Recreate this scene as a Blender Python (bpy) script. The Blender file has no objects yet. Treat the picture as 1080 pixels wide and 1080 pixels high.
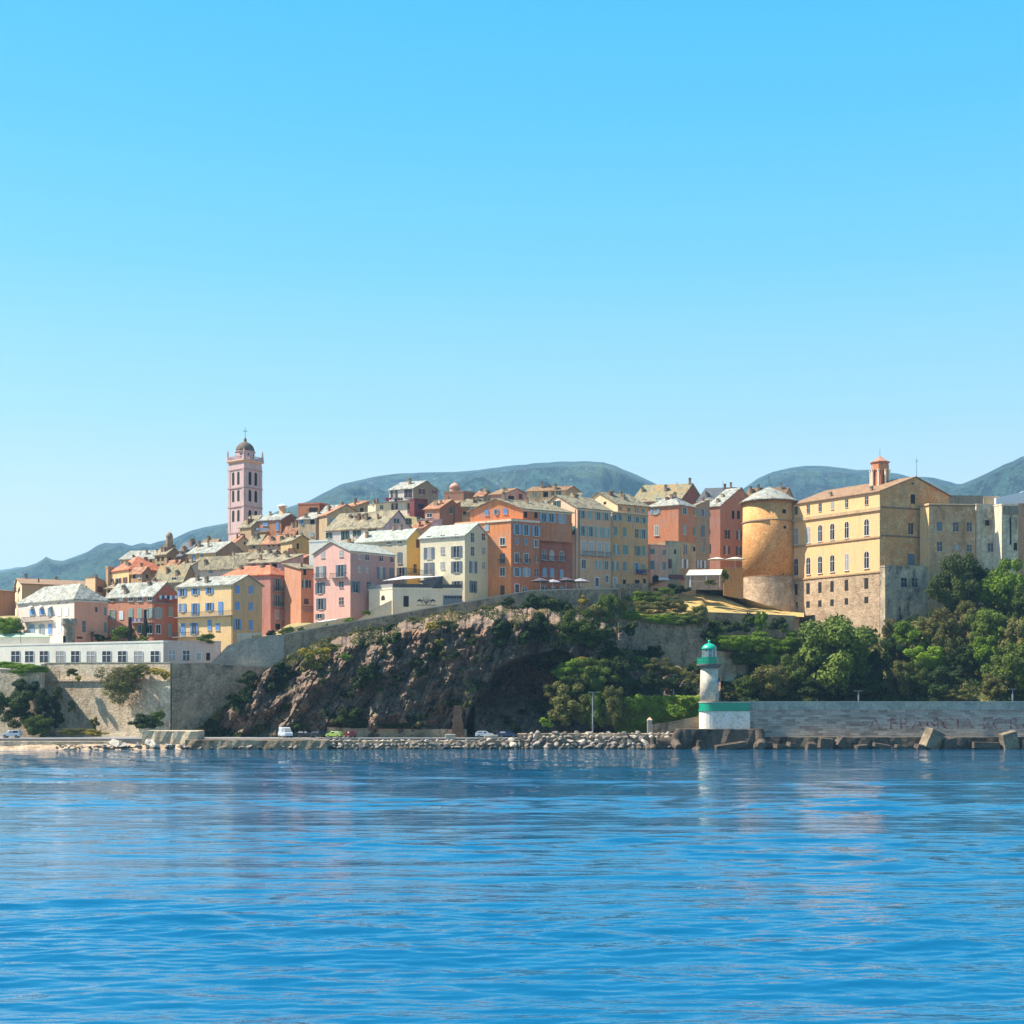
import bpy, math, random
import numpy as np
from mathutils import Vector, Matrix, noise
R=math.radians
random.seed(7)
sc=bpy.context.scene
COL=sc.collection
# ---------------------------------------------------------------- camera constants (focal in px of the 1080 photo, eye height, horizon row)
F=1500.0; H=7.5; HY=753.0
def P(px,py,D): return Vector(((px-540)/F*D, D, H+(HY-py)/F*D))
def Z(py,D): return H+(HY-py)/F*D
def lin(c):
    return tuple(((v/255)/12.92 if v/255<=0.04045 else ((v/255+0.055)/1.055)**2.4) for v in c)
# ---------------------------------------------------------------- mesh builder
class MB:
    def __init__(s): s.v=[]; s.f=[]; s.m=[]
    def add(s,vs,fs,mi=0):
        b=len(s.v); s.v+= [tuple(v) for v in vs]
        for f in fs: s.f.append(tuple(b+i for i in f)); s.m.append(mi)
    def box(s,x0,x1,y0,y1,z0,z1,mi=0,M=None):
        vs=[Vector((x,y,z)) for x in (x0,x1) for y in (y0,y1) for z in (z0,z1)]
        if M is not None: vs=[M@v for v in vs]
        s.add(vs,[(0,1,3,2),(4,6,7,5),(0,4,5,1),(2,3,7,6),(0,2,6,4),(1,5,7,3)],mi)
    def prism(s,poly,z0,z1,mi=0):
        n=len(poly)
        vs=[(p[0],p[1],z0) for p in poly]+[(p[0],p[1],z1) for p in poly]
        fs=[(i,(i+1)%n,n+(i+1)%n,n+i) for i in range(n)]+[tuple(range(n-1,-1,-1)),tuple(range(n,2*n))]
        s.add(vs,fs,mi)
    def slab(s,pts,t,mi=0):            # pts: 3D loop, extruded straight down by t
        n=len(pts); vs=[tuple(p) for p in pts]+[(p[0],p[1],p[2]-t) for p in pts]
        fs=[tuple(range(n)),tuple(range(2*n-1,n-1,-1))]+[(i,n+i,n+(i+1)%n,(i+1)%n) for i in range(n)]
        s.add(vs,fs,mi)
    def tube(s,p0,p1,r0,r1=None,n=8,mi=0,cap=True):
        r1=r0 if r1 is None else r1
        p0=Vector(p0);p1=Vector(p1);d=(p1-p0).normalized()
        a=d.orthogonal().normalized(); b=d.cross(a)
        vs=[];fs=[]
        for k,(p,r) in enumerate(((p0,r0),(p1,r1))):
            for i in range(n):
                t=2*math.pi*i/n; vs.append(p+a*(r*math.cos(t))+b*(r*math.sin(t)))
        fs=[(i,(i+1)%n,n+(i+1)%n,n+i) for i in range(n)]
        if cap: fs+=[tuple(range(n-1,-1,-1)),tuple(range(n,2*n))]
        s.add(vs,fs,mi)
    def lathe(s,prof,n=24,cx=0,cy=0,mi=0,a0=0):
        vs=[];fs=[];m=len(prof)
        for r,z in prof:
            for i in range(n):
                t=2*math.pi*(i+a0)/n; vs.append((cx+r*math.cos(t),cy+r*math.sin(t),z))
        for k in range(m-1):
            for i in range(n):
                fs.append((k*n+i,k*n+(i+1)%n,(k+1)*n+(i+1)%n,(k+1)*n+i))
        fs.append(tuple(range(n-1,-1,-1))); fs.append(tuple(range((m-1)*n,m*n)))
        s.add(vs,fs,mi)
    def mesh(s,name,mats,smooth=False):
        me=bpy.data.meshes.new(name); me.from_pydata(s.v,[],s.f)
        if not isinstance(mats,(list,tuple)): mats=[mats]
        for m in mats: me.materials.append(m)
        me.polygons.foreach_set('material_index',s.m)
        if smooth: me.polygons.foreach_set('use_smooth',[len(f)<=4 for f in s.f])
        me.update(); return me
    def build(s,name,mats,parent=None,loc=(0,0,0),rz=0,smooth=False):
        return obj(name,s.mesh(name,mats,smooth),parent,loc,rz)
def obj(name,me,parent=None,loc=(0,0,0),rz=0):
    o=bpy.data.objects.new(name,me); COL.objects.link(o); o.location=loc; o.rotation_euler=(0,0,rz)
    if parent is not None: o.parent=parent
    return o
def tag(o,label,cat,group=None,kind=None):
    o['label']=label; o['category']=cat
    if group: o['group']=group
    if kind: o['kind']=kind
    return o
def struct(o,kind='structure'): o['kind']=kind; return o
def empty(name,loc,label,cat,group=None,rz=0):
    o=obj(name,None,None,loc,rz); return tag(o,label,cat,group)
# ---------------------------------------------------------------- materials
def newmat(name):
    m=bpy.data.materials.new(name); m.use_nodes=True
    nt=m.node_tree; return m,nt,nt.nodes['Principled BSDF'],nt.nodes,nt.links
def mixc(nt,fac,a,b,mode='MIX'):
    n=nt.nodes.new('ShaderNodeMix'); n.data_type='RGBA'; n.blend_type=mode
    L=nt.links
    for idx,v in ((0,fac),(6,a),(7,b)):
        if hasattr(v,'links'): L.new(v,n.inputs[idx])
        else: n.inputs[idx].default_value = v if idx==0 else (*v[:3],1)
    return n.outputs[2]
def nz(nt,scale,vec=None,detail=4,rough=.6,sc3=None,kind='noise'):
    L=nt.links
    if vec is None:
        t=nt.nodes.new('ShaderNodeTexCoord'); vec=t.outputs['Object']
    if sc3:
        mp=nt.nodes.new('ShaderNodeMapping'); mp.inputs['Scale'].default_value=sc3; L.new(vec,mp.inputs['Vector']); vec=mp.outputs[0]
    if kind=='noise':
        n=nt.nodes.new('ShaderNodeTexNoise'); n.inputs['Scale'].default_value=scale; n.inputs['Detail'].default_value=detail; n.inputs['Roughness'].default_value=rough
    else:
        n=nt.nodes.new('ShaderNodeTexVoronoi'); n.inputs['Scale'].default_value=scale
    L.new(vec,n.inputs['Vector']); return n
def ramp(nt,src,lo,hi,a=(0,0,0),b=(1,1,1)):
    r=nt.nodes.new('ShaderNodeValToRGB'); r.color_ramp.elements[0].position=lo; r.color_ramp.elements[1].position=hi
    r.color_ramp.elements[0].color=(*a[:3],1); r.color_ramp.elements[1].color=(*b[:3],1)
    nt.links.new(src,r.inputs[0]); return r.outputs[0]
def bump(nt,src,strength,dist,bs):
    b=nt.nodes.new('ShaderNodeBump'); b.inputs['Strength'].default_value=strength; b.inputs['Distance'].default_value=dist
    nt.links.new(src,b.inputs['Height']); nt.links.new(b.outputs[0],bs.inputs['Normal'])
_pc={}
def plaster(c,dirt=.5):
    """painted render with water streaks and worn patches; c = photo-like sRGB wall colour, often darkened for a shaded face"""
    key=(c,dirt)
    if key in _pc: return _pc[key]
    m,nt,bs,N,L=newmat('plaster'); a=lin(c); g_=a[0]*.3+a[1]*.6+a[2]*.1; a=tuple(x*.88+g_*.12 for x in a)
    a=tuple(min(.82,x*k) for x,k in zip(a,(.92,.81,.66)))
    big=nz(nt,.22,detail=5); st=nz(nt,1.6,sc3=(1,1,.12),detail=5); fine=nz(nt,3.5,detail=6,rough=.7)
    dk=tuple(x*.62 for x in a); wash=tuple(min(.8,x*.78+.07) for x in a)
    col=mixc(nt,ramp(nt,big.outputs[0],.38,.66),a,wash)
    d=mixc(nt,ramp(nt,st.outputs[0],.48,.66,(0,0,0),(min(1,dirt*1.3),)*3),col,tuple(x*.55+.02 for x in a))
    d2=mixc(nt,ramp(nt,fine.outputs[0],.46,.62,(0,0,0),(min(1,.25+dirt*.8),)*3),d,dk)
    gr=sum(a)/3
    d3=mixc(nt,ramp(nt,nz(nt,.45,detail=7,rough=.8).outputs[0],.56,.62,(0,0,0),(min(1,dirt*1.1),)*3),d2,(gr*.75+.05,gr*.7+.04,gr*.62+.03))
    L.new(d3,bs.inputs['Base Color']); bs.inputs['Roughness'].default_value=.92; bs.inputs['Specular IOR Level'].default_value=.15
    bump(nt,fine.outputs[0],.35,.12,bs)
    _pc[key]=m; return m
def flat(name,c,rough=.7,metal=0,var=.25,scale=2.):
    m,nt,bs,N,L=newmat(name); a=lin(c); a=tuple(x*.8 for x in a)
    n=nz(nt,scale,detail=5)
    L.new(mixc(nt,ramp(nt,n.outputs[0],.3,.7,(0,0,0),(1,1,1)),a,tuple(x*(1-var) for x in a)),bs.inputs['Base Color'])
    bs.inputs['Roughness'].default_value=rough; bs.inputs['Metallic'].default_value=metal; return m
def roofm(name,c1,c2,c3,patch=.5,cell=1.5):
    m,nt,bs,N,L=newmat(name)
    c1,c2,c3=[tuple(x*k for x,k in zip(lin(c),(.78,.71,.62))) for c in (c1,c2,c3)]
    v=nz(nt,cell,kind='voronoi'); big=nz(nt,.35,detail=6,rough=.7); f=nz(nt,4,detail=4)
    a=mixc(nt,ramp(nt,v.outputs['Color'],.2,.8),c1,c2)
    b=mixc(nt,ramp(nt,big.outputs[0],.5,.62,(0,0,0),(patch,)*3),a,c3)
    e=mixc(nt,ramp(nt,f.outputs[0],.48,.64,(0,0,0),(.6,)*3),b,tuple(x*.35 for x in c1))
    L.new(e,bs.inputs['Base Color']); bs.inputs['Roughness'].default_value=.85
    bump(nt,v.outputs['Distance'],.4,.08,bs); return m
def stone(name,c1,c2,c3,cell=1.2,stain=(60,62,58),stamt=.5,sx=(1,1,1.7),bs_=.8,big=.12):
    m,nt,bs,N,L=newmat(name)
    c1,c2,c3,stc=[tuple(x*k for x,k in zip(lin(c),(.90,.80,.68))) for c in (c1,c2,c3,stain)]
    v=nz(nt,cell,kind='voronoi',sc3=sx); b_=nz(nt,big,detail=7,rough=.7); st=nz(nt,.5,sc3=(1,1,.22),detail=6,rough=.7); f=nz(nt,2.5,detail=7,rough=.75)
    a=mixc(nt,ramp(nt,v.outputs['Color'],.15,.85),c1,c2)
    b=mixc(nt,ramp(nt,b_.outputs[0],.42,.6),a,c3)
    c=mixc(nt,ramp(nt,st.outputs[0],.5,.66,(0,0,0),(stamt,)*3),b,stc)
    md=nz(nt,.45,detail=7,rough=.8)
    c=mixc(nt,ramp(nt,md.outputs[0],.5,.6,(0,0,0),(.55,)*3),c,tuple(min(.8,x*1.35) for x in c3))
    d=mixc(nt,ramp(nt,f.outputs[0],.5,.62,(0,0,0),(.65,)*3),c,tuple(x*.38 for x in c1))
    L.new(d,bs.inputs['Base Color']); bs.inputs['Roughness'].default_value=.95; bs.inputs['Specular IOR Level'].default_value=.15
    ad=N.new('ShaderNodeMath'); ad.operation='ADD'; L.new(f.outputs[0],ad.inputs[0]); L.new(v.outputs['Distance'],ad.inputs[1])
    bump(nt,ad.outputs[0],bs_*.7,.10,bs); return m
SLATE=roofm('stone_slate',(188,196,194),(126,132,128),(176,168,146),.6)
SLATEB=roofm('pale_slate',(198,208,204),(150,164,160),(184,188,174),.5)
LICHEN=roofm('lichen_slate',(178,172,138),(140,138,118),(205,160,96),.75)
OLDSL=roofm('weathered_slate',(168,162,136),(102,98,84),(184,168,132),.6)
TILE=roofm('orange_tile',(218,132,92),(186,98,66),(232,160,120),.6)
TERRA=roofm('faded_tile',(198,142,106),(146,100,78),(186,160,128),.6)
BRTILE=roofm('brown_tile',(168,138,104),(140,108,84),(184,150,110),.5)
DKSL=roofm('blue_slate',(120,128,140),(100,110,124),(130,136,146),.4)
GLASS=None
def glass():
    m,nt,bs,N,L=newmat('window_glass'); n=nz(nt,.9,detail=2)
    oi=N.new('ShaderNodeObjectInfo'); L.new(mixc(nt,ramp(nt,oi.outputs['Random'],.70,.74),ramp(nt,n.outputs[0],.4,.7,(.008,.009,.012),(.035,.05,.07)),(.30,.28,.25)),bs.inputs['Base Color']); bs.inputs['Roughness'].default_value=.12; return m
GLASS=glass()
DARK=flat('dark_opening',(38,34,32),.9)
WHITE=flat('white_paint',(244,244,242),.5,var=.08)
FRAME=flat('window_trim',(226,220,208),.6,var=.15)
SH={'g':flat('sage_shutter',(120,150,138),.6),'e':flat('green_shutter',(52,96,80),.6),'b':flat('blue_shutter',(118,160,212),.6),
    'y':flat('slate_grey_shutter',(112,122,132),.6),'r':flat('red_shutter',(150,66,62),.6),'s':flat('pale_blue_shutter',(150,178,196),.6),
    'n':flat('brown_shutter',(104,66,56),.6),'w':WHITE,'k':flat('dark_shutter',(60,62,66),.6),'l':flat('light_sage_shutter',(158,178,166),.6)}
IRON=flat('iron',(52,54,58),.6)
CONC=flat('concrete',(168,164,156),.9,var=.35,scale=.8)
BROWN=flat('brown_door',(92,62,52),.7)
# ---------------------------------------------------------------- windows (origin at centre, x along wall, -y outwards)
_wc={}
def win_meshes(w,h,st):
    w=round(w/.08)*.08; h=round(h/.08)*.08
    k=(w,h,st)
    if k in _wc: return _wc[k]
    c=st[0]; low=c.lower()
    sh=[]; m=MB(); mats=[GLASS,FRAME]
    arch = st[-1]=='a'
    def panel(m,pw,x0=0,mi=0,y0=-.05,y1=.12,hh=None,g=0):
        hh=hh or h
        if arch:
            pts=[(x0-pw/2-g,-hh/2-g)]; r=pw/2+g
            pts.append((x0+pw/2+g,-hh/2-g))
            for i in range(9):
                t=math.pi*i/8; pts.append((x0+r*math.cos(t),hh/2-r+g+r*math.sin(t)))
            n=len(pts); vs=[(p[0],y0,p[1]) for p in pts]+[(p[0],y1,p[1]) for p in pts]
            m.add(vs,[tuple(range(n)),tuple(range(2*n-1,n-1,-1))]+[(i,n+i,n+(i+1)%n,(i+1)%n) for i in range(n)],mi)
        else: m.box(x0-pw/2-g,x0+pw/2+g,y0,y1,-hh/2-g,hh/2+g,mi)
    if c in 'gebyrsnklw' and st[-1]!='c' and not arch:      # open shutters at both sides
        pw=w*.46; panel(m,pw,0,0,-.04); 
        m.box(-pw/2-.07,pw/2+.07,-.09,-.02,h/2,h/2+.09,1); m.box(-pw/2-.1,pw/2+.1,-.2,-.02,-h/2-.1,-h/2,1)
        m.box(-.035,.035,-.07,-.045,-h/2,h/2,1)
        for s in (-1,1):
            b=MB(); b.box(s*(pw/2+w*.135)-w*.13,s*(pw/2+w*.135)+w*.13,-.11,-.05,-h/2,h/2)
            nb=max(3,int(h/.3))
            for i in range(nb):
                z=-h/2+(i+.5)*h/nb; b.box(s*(pw/2+w*.135)-w*.10,s*(pw/2+w*.135)+w*.10,-.135,-.11,z-.05,z+.05)
            sh.append(b.mesh('shutter',SH[low]))
    elif c in 'gebyrsnklw' and c!='w' or arch and c in 's':  # closed shutters
        panel(m,w*.9,0,0,-.03,.1)
        m.box(-w/2-.06,w/2+.06,-.2,-.02,-h/2-.1,-h/2,1)
        if arch:
            b=MB(); panel(b,w,0,0,-.10,-.035); sh.append(b.mesh('shutter',SH[low]))
        else:
            for s in (-1,1):
                b=MB(); b.box(min(s*.02,s*w/2),max(s*.02,s*w/2),-.10,-.04,-h/2,h/2); sh.append(b.mesh('shutter',SH[low]))
    elif c=='W':                                            # white closed panel window
        panel(m,w,0,0,-.03); 
        for s in (-1,1):
            b=MB(); b.box(min(s*.02,s*w/2),max(s*.02,s*w/2),-.09,-.04,-h/2,h/2); sh.append(b.mesh('shutter',WHITE))
    elif c=='h': mats=[DARK,FRAME]; panel(m,w,0,0,-.02)     # bare dark opening
    elif c=='d': mats=[BROWN,FRAME]; panel(m,w,0,0,-.05); 
    elif c=='D': mats=[GLASS,WHITE]; panel(m,w,0,1,-.03,.1,g=.14); panel(m,w,0,0,-.05)
    elif c=='f':                                            # light surround
        panel(m,w,0,1,-.03,.1,g=.16); panel(m,w,0,0,-.05)
        m.box(-.035,.035,-.08,-.05,-h/2,h/2*(.5 if arch else 1),1); m.box(-w/2-.2,w/2+.2,-.22,-.03,-h/2-.25,-h/2-.162,1)
    elif c=='m':                                            # mullioned wide window
        mats=[GLASS,WHITE]; panel(m,w,0,0,-.04)
        for x in (-w/2+.05,0,w/2-.05): m.box(x-.05,x+.05,-.10,-.045,-h/2,h/2,1)
        m.box(-w/2,w/2,-.11,-.10,h*.1-.05,h*.1+.05,1)
    else:                                                   # p plain
        panel(m,w,0,0,-.04)
        if arch:
            panel(m,w,0,1,-.03,.1,g=.10)
            m.box(-.05,.05,-.07,-.045,-h/2,h/2-.1,1); m.box(-w/2,w/2,-.072,-.071,h*.12-.05,h*.12+.05,1)
            m.box(-w/2-.15,w/2+.15,-.28,-.02,-h/2-.28,-h/2-.12,1)
        else:
            m.box(-w/2-.05,w/2+.05,-.2,-.02,-h/2-.1,-h/2,1); m.box(-.03,.03,-.07,-.045,-h/2,h/2,1)
            m.box(-w/2,w/2,-.075,-.072,h*.1-.03,h*.1+.03,1)
    me=m.mesh('window',mats); _wc[k]=(me,sh); return _wc[k]
# ---------------------------------------------------------------- houses
TER=[]      # ground control points (x,y,z)
class House: pass
def house(name,label,cat,D,xl,xc,xr,eave,base,a1=40,a2=None,roof='gR',ridge=None,wl=(200,190,170),wr=None,rm=None,
          L1=None,L2=None,wins=(),balc=(),bands=(),chim=(),dirt=.5,over=.4,plinth=None,group=None,ter=True,pipes=(),cornice=None,mat=None,mr_=None):
    if a2 is None: a2=90-a1
    a=R(a1); b=R(a2); O=P(xc,base,D); O.z=0
    u=Vector((-math.cos(a),math.sin(a),0)); v=Vector((math.cos(b),math.sin(b),0))
    def tL(px): k=(px-540)/F; return (O.x-k*O.y)/(math.cos(a)+k*math.sin(a))
    def tR(px): k=(px-540)/F; return (k*O.y-O.x)/(math.cos(b)-k*math.sin(b))
    if L1 is None: L1=tL(xl)
    if L2 is None: L2=tR(xr)
    zb=Z(base,D); ze=Z(eave,D); rise=0
    def Q(p,q,z): w=O+u*p+v*q; return Vector((w.x,w.y,z))
    if roof=='gR': rise=Z(ridge,Q(0,L2/2,0).y)-ze
    elif roof=='gL': rise=Z(ridge,Q(L1/2,0,0).y)-ze
    elif roof=='hip': rise=Z(ridge,Q(L1/2,L2/2,0).y)-ze
    elif roof=='shedL': rise=Z(ridge,Q(0,L2,0).y)-ze
    elif roof=='shedR': rise=Z(ridge,Q(L1,0,0).y)-ze
    hf={'gR':lambda p,q:ze+rise*(1-abs(2*q/L2-1)),'gL':lambda p,q:ze+rise*(1-abs(2*p/L1-1)),
        'shedL':lambda p,q:ze+rise*q/L2,'shedR':lambda p,q:ze+rise*p/L1}.get(roof,lambda p,q:ze)
    base_pt=Vector((O.x,O.y,zb)); rt=empty(name,base_pt,label,cat,group)
    loc=lambda w: Vector(w)-base_pt
    # walls
    m=MB(); lo=zb-4
    pm=[0,L1/2,L1] if roof=='gL' else [0,L1]; qm=[0,L2/2,L2] if roof=='gR' else [0,L2]
    def wallf(pts,mi):
        vs=[Q(p,q,lo) for p,q in (pts[0],pts[-1])]+[Q(p,q,hf(p,q)) for p,q in reversed(pts)]
        m.add([loc(x) for x in vs],[tuple(range(len(vs)))],mi)
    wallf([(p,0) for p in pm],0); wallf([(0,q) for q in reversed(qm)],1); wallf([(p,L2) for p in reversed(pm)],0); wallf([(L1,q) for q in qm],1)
    if roof=='flat': m.add([loc(Q(p,q,ze)) for p,q in ((0,0),(0,L2),(L1,L2),(L1,0))],[(0,1,2,3)],0)
    ml=mat or plaster(wl,dirt); mr=mr_ or (ml if wr is None else plaster(wr,dirt))  # right-face colours are often darker, with that side's shade mixed in
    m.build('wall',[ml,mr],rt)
    # roof
    rf=None; o=over; t=.22
    if roof!='flat':
        m=MB()
        def pl(pts): m.slab([loc(Q(p,q,h+t)) for p,q,h in pts],t)
        if roof=='gR':
            dz=rise*2/L2*o
            pl([(-o,-o,ze-dz),(L1+o,-o,ze-dz),(L1+o,L2/2,ze+rise),(-o,L2/2,ze+rise)]); pl([(-o,L2/2,ze+rise),(L1+o,L2/2,ze+rise),(L1+o,L2+o,ze-dz),(-o,L2+o,ze-dz)])
        elif roof=='gL':
            dz=rise*2/L1*o
            pl([(-o,-o,ze-dz),(L1/2,-o,ze+rise),(L1/2,L2+o,ze+rise),(-o,L2+o,ze-dz)]); pl([(L1/2,-o,ze+rise),(L1+o,-o,ze-dz),(L1+o,L2+o,ze-dz),(L1/2,L2+o,ze+rise)])
        elif roof in('shedL','shedR'):
            g=lambda p,q: hf(p,q)
            pl([(-o,-o,g(-o,-o)),(L1+o,-o,g(L1+o,-o)),(L1+o,L2+o,g(L1+o,L2+o)),(-o,L2+o,g(-o,L2+o))])
        elif roof=='hip':
            ins=min(L1,L2)/2
            if L1>=L2: r0=(ins,L2/2); r1=(max(ins,L1-ins),L2/2)
            else: r0=(L1/2,ins); r1=(L1/2,max(ins,L2-ins))
            zt=ze+rise; c=[(-o,-o,ze-.15),(L1+o,-o,ze-.15),(L1+o,L2+o,ze-.15),(-o,L2+o,ze-.15)]
            vs=[loc(Q(p,q,h+t)) for p,q,h in c]+[loc(Q(*r0,zt+t)),loc(Q(*r1,zt+t))]+[loc(Q(p,q,h)) for p,q,h in c]
            if L1>=L2: fs=[(0,1,5,4),(1,2,5),(2,3,4,5),(3,0,4)]
            else: fs=[(0,1,4),(1,2,5,4),(2,3,5),(3,0,4,5)]
            fs+=[(9,8,7,6)]+[(i,6+i,6+(i+1)%4,(i+1)%4) for i in range(4)]
            m.add(vs,fs)
        rf=m.build('roof',rm or SLATE,rt)
        rv=random.Random(int(xc*7+D)); z_in=lambda pp,qq: (ze+rise*min(1,2*min(pp/L1,qq/L2,1-pp/L1,1-qq/L2))) if roof=='hip' else hf(pp,qq)
        if D>356:
            for _k in range(rv.choice((1,2,2,3))):
                pp,qq=L1*rv.uniform(.12,.88),L2*rv.uniform(.15,.85); m=MB(); a_=rv.uniform(.18,.4); hh=rv.uniform(.7,1.7)
                m.box(-a_,a_,-a_,a_,-.6,hh); m.box(-a_-.08,a_+.08,-a_-.08,a_+.08,hh,hh+.12,1)
                m.build('chimney',[plaster(rv.choice(((186,150,122),(200,184,160),(160,110,88))),.8),OLDSL],rf,loc(Q(pp,qq,z_in(pp,qq))),rz=-a)
        if rv.random()<.6:
            pp,qq=L1*rv.uniform(.2,.8),L2*rv.uniform(.3,.7); m=MB(); hh=rv.uniform(1.8,3.); m.tube((0,0,-.3),(0,0,hh),.035,n=4)
            for k_ in range(4): m.box(-.45+.06*k_,.45-.06*k_,-.015,.015,hh-.15-.18*k_,hh-.13-.18*k_)
            m.build('aerial',IRON,rf,loc(Q(pp,qq,z_in(pp,qq))),rz=rv.uniform(0,3))
    else:
        m=MB(); w_=.25
        for (p0,p1,q0,q1) in ((-w_*.2,L1+w_*.2,-.1,w_),(-.1,w_,w_+.003,L2),( L1-w_,L1+.1,w_+.003,L2),):
            m.slab([loc(Q(p,q,ze+.45)) for p,q in ((p0,q0),(p1,q0),(p1,q1),(p0,q1))],.43)
        m.build('parapet',ml,rt)
    for (p,q,hh) in chim:      # fractions of L1, L2, height m
        pp,qq=p*L1,q*L2; zz=hf(pp,qq)
        if roof=='hip': zz=ze+rise*min(1,2*min(p,q,1-p,1-q)*1.0)
        if roof=='flat': zz=ze
        cpos=loc(Q(pp,qq,zz)); m=MB(); m.box(-.38,.38,-.38,.38,-.6,hh); m.box(-.48,.48,-.48,.48,hh,hh+.14,1); m.box(-.3,.3,-.3,.3,hh+.14,hh+.4,1)
        ch=m.build('chimney',[plaster((170,150,130),.7),OLDSL],rf or rt,cpos,rz=-a)
    h=House(); h.rt=rt;h.O=O;h.u=u;h.v=v;h.a=a;h.b=b;h.L1=L1;h.L2=L2;h.ze=ze;h.zb=zb;h.Q=Q;h.loc=loc;h.tL=tL;h.tR=tR;h.D=D;h.rf=rf;h.rise=rise;h.base_pt=base_pt
    def place(face,px):
        if face=='L': t=tL(px); return Q(t,0,0),-a
        t=tR(px); return Q(0,t,0),b
    h.place=place
    nwin=0
    def addwin(face,px,z_or_py,w,hgt,st,isz=False):
        pos,ang=place(face,px); s=pos.y/F
        z=z_or_py if isz else Z(z_or_py,pos.y)
        tt=tL if face=='L' else tR
        W=abs(tt(px+w/2)-tt(px-w/2)); hh=hgt*s
        me,sh=win_meshes(max(.3,W),max(.3,hh),st)
        if plinth and z<Z(plinth[0],D): pos=pos+Vector((math.sin(ang),-math.cos(ang),0))*plinth[2]
        wo=obj('door' if st[0] in 'dD' else 'window',me,rt,loc(Vector((pos.x,pos.y,z))),ang)
        for q in sh: obj('shutter',q,wo)
    h.addwin=addwin
    for wd in wins:
        if wd[0]=='G':
            _,face,xs,ys,w,hh,st=wd
            for y in ys:
                pos,_a=place(face,xs[0]); z=Z(y,pos.y)
                for x in xs: addwin(face,x,z,w,hh,st,True)
        else: addwin(*wd)
    for (face,x0,x1,py,*rest) in balc:
        tt=tL if face=='L' else tR; pos,ang=place(face,(x0+x1)/2); W=abs(tt(x1)-tt(x0)); z=Z(py,pos.y)
        m=MB(); m.box(-W/2,W/2,-.9,.1,-.18,0); bo=m.build('balcony',CONC,rt,loc(Vector((pos.x,pos.y,z))),ang)
        m=MB(); n=max(2,int(W/.3))
        for i in range(n+1):
            x=-W/2+.04+(W-.08)*i/n; m.box(x-.02,x+.02,-.88,-.84,.004,1.0)
        m.box(-W/2,W/2,-.9,-.82,1.0,1.07)
        for s in (-1,1): m.box(s*(W/2-.03)-.03,s*(W/2-.03)+.03,-.815,-.02,1.0,1.07)
        m.build('railing',IRON,bo)
    for (face,py,hgt,proud,c) in bands:
        z=Z(py,D); L=L1 if face=='L' else L2; ang=-a if face=='L' else b
        m=MB()
        if face=='L': m.box(-L-.05,proud,-proud,.1,-hgt/2,hgt/2)
        else: m.box(.105,L+.05,-proud*.97,.1,-hgt/2,hgt/2)
        m.build('cornice',plaster(c,.6),rt,loc(Vector((O.x,O.y,z))),ang)
    if cornice and roof!='flat':
        for face,L,ang in (('L',L1,-a),('R',L2,b)):
            if (roof=='gR' and face=='R') or (roof=='gL' and face=='L'): continue
            m=MB()
            if face=='L': m.box(-L,0,-.18,.1,-.55,-.02)
            else: m.box(0,L,-.18,.1,-.55,-.02)
            m.build('cornice',plaster(cornice,.3),rt,loc(Vector((O.x,O.y,ze))),ang)
    for (face,px,y0,y1) in pipes:
        pos,ang=place(face,px); m=MB(); m.tube((0,-.12,Z(y1,pos.y)),(0,-.12,Z(y0,pos.y)),.07,n=6)
        m.build('drainpipe',IRON,rt,loc(Vector((pos.x,pos.y,0))),ang)
    if plinth:
        py,mt,pr=plinth; z=Z(py,D); m=MB(); bt=pr-.6
        c0=[(0,0),(L1,0),(L1,L2),(0,L2)]
        def ex(k): return [(-k,-k),(L1+k,-k),(L1+k,L2+k),(-k,L2+k)]
        vs=[loc(Q(p,q,z)) for p,q in ex(pr)]+[loc(Q(p,q,zb-6)) for p,q in ex(bt+.6)]
        m.add(vs,[(0,1,2,3)]+[(i,4+i,4+(i+1)%4,(i+1)%4) for i in range(4)]); m.build('stone_base',mt,rt)
    if ter:
        for p,q in ((0,0),(L1,0),(0,L2),(L1,L2),(L1/2,L2/2)):
            w=Q(p,q,zb); TER.append((w.x,w.y,zb-.5))
    return h
HAZE=0.0001; EXPO=1.2
# ================================================================ THE TOWN
RST=stone('fort_rubble',(188,168,146),(154,136,118),(196,178,156),1.3,(128,110,92),.5)
# ---- left group
house('house','plain brown building cut off by the left edge of the photo','house',400,-40,-14,16,622,652,a1=35,roof='shedR',ridge=619,wl=(170,132,106),rm=BRTILE,dirt=.3)
house('house','long beige house with a mossy brown roof behind the white hip-roofed house','house',392,14,23,101,616,650,a1=68,a2=27,roof='gL',ridge=610.5,wl=(240,218,186),wr=(198,164,128),rm=BRTILE,
  wins=[('L',16,623,2.6,5,'h'),('L',20,622.5,2.6,5,'h'),('L',16,639,2.6,7,'h'),('R',46.5,622.5,4,4.5,'h'),('R',97,622,4,4,'h')],chim=[(.5,.12,1.2),(.5,.55,.8)])
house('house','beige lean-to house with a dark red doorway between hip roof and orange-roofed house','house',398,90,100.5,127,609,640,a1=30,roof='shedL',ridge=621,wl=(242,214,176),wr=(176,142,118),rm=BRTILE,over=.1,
  wins=[('R',105.5,622,5.5,6.5,'nc')])
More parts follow.
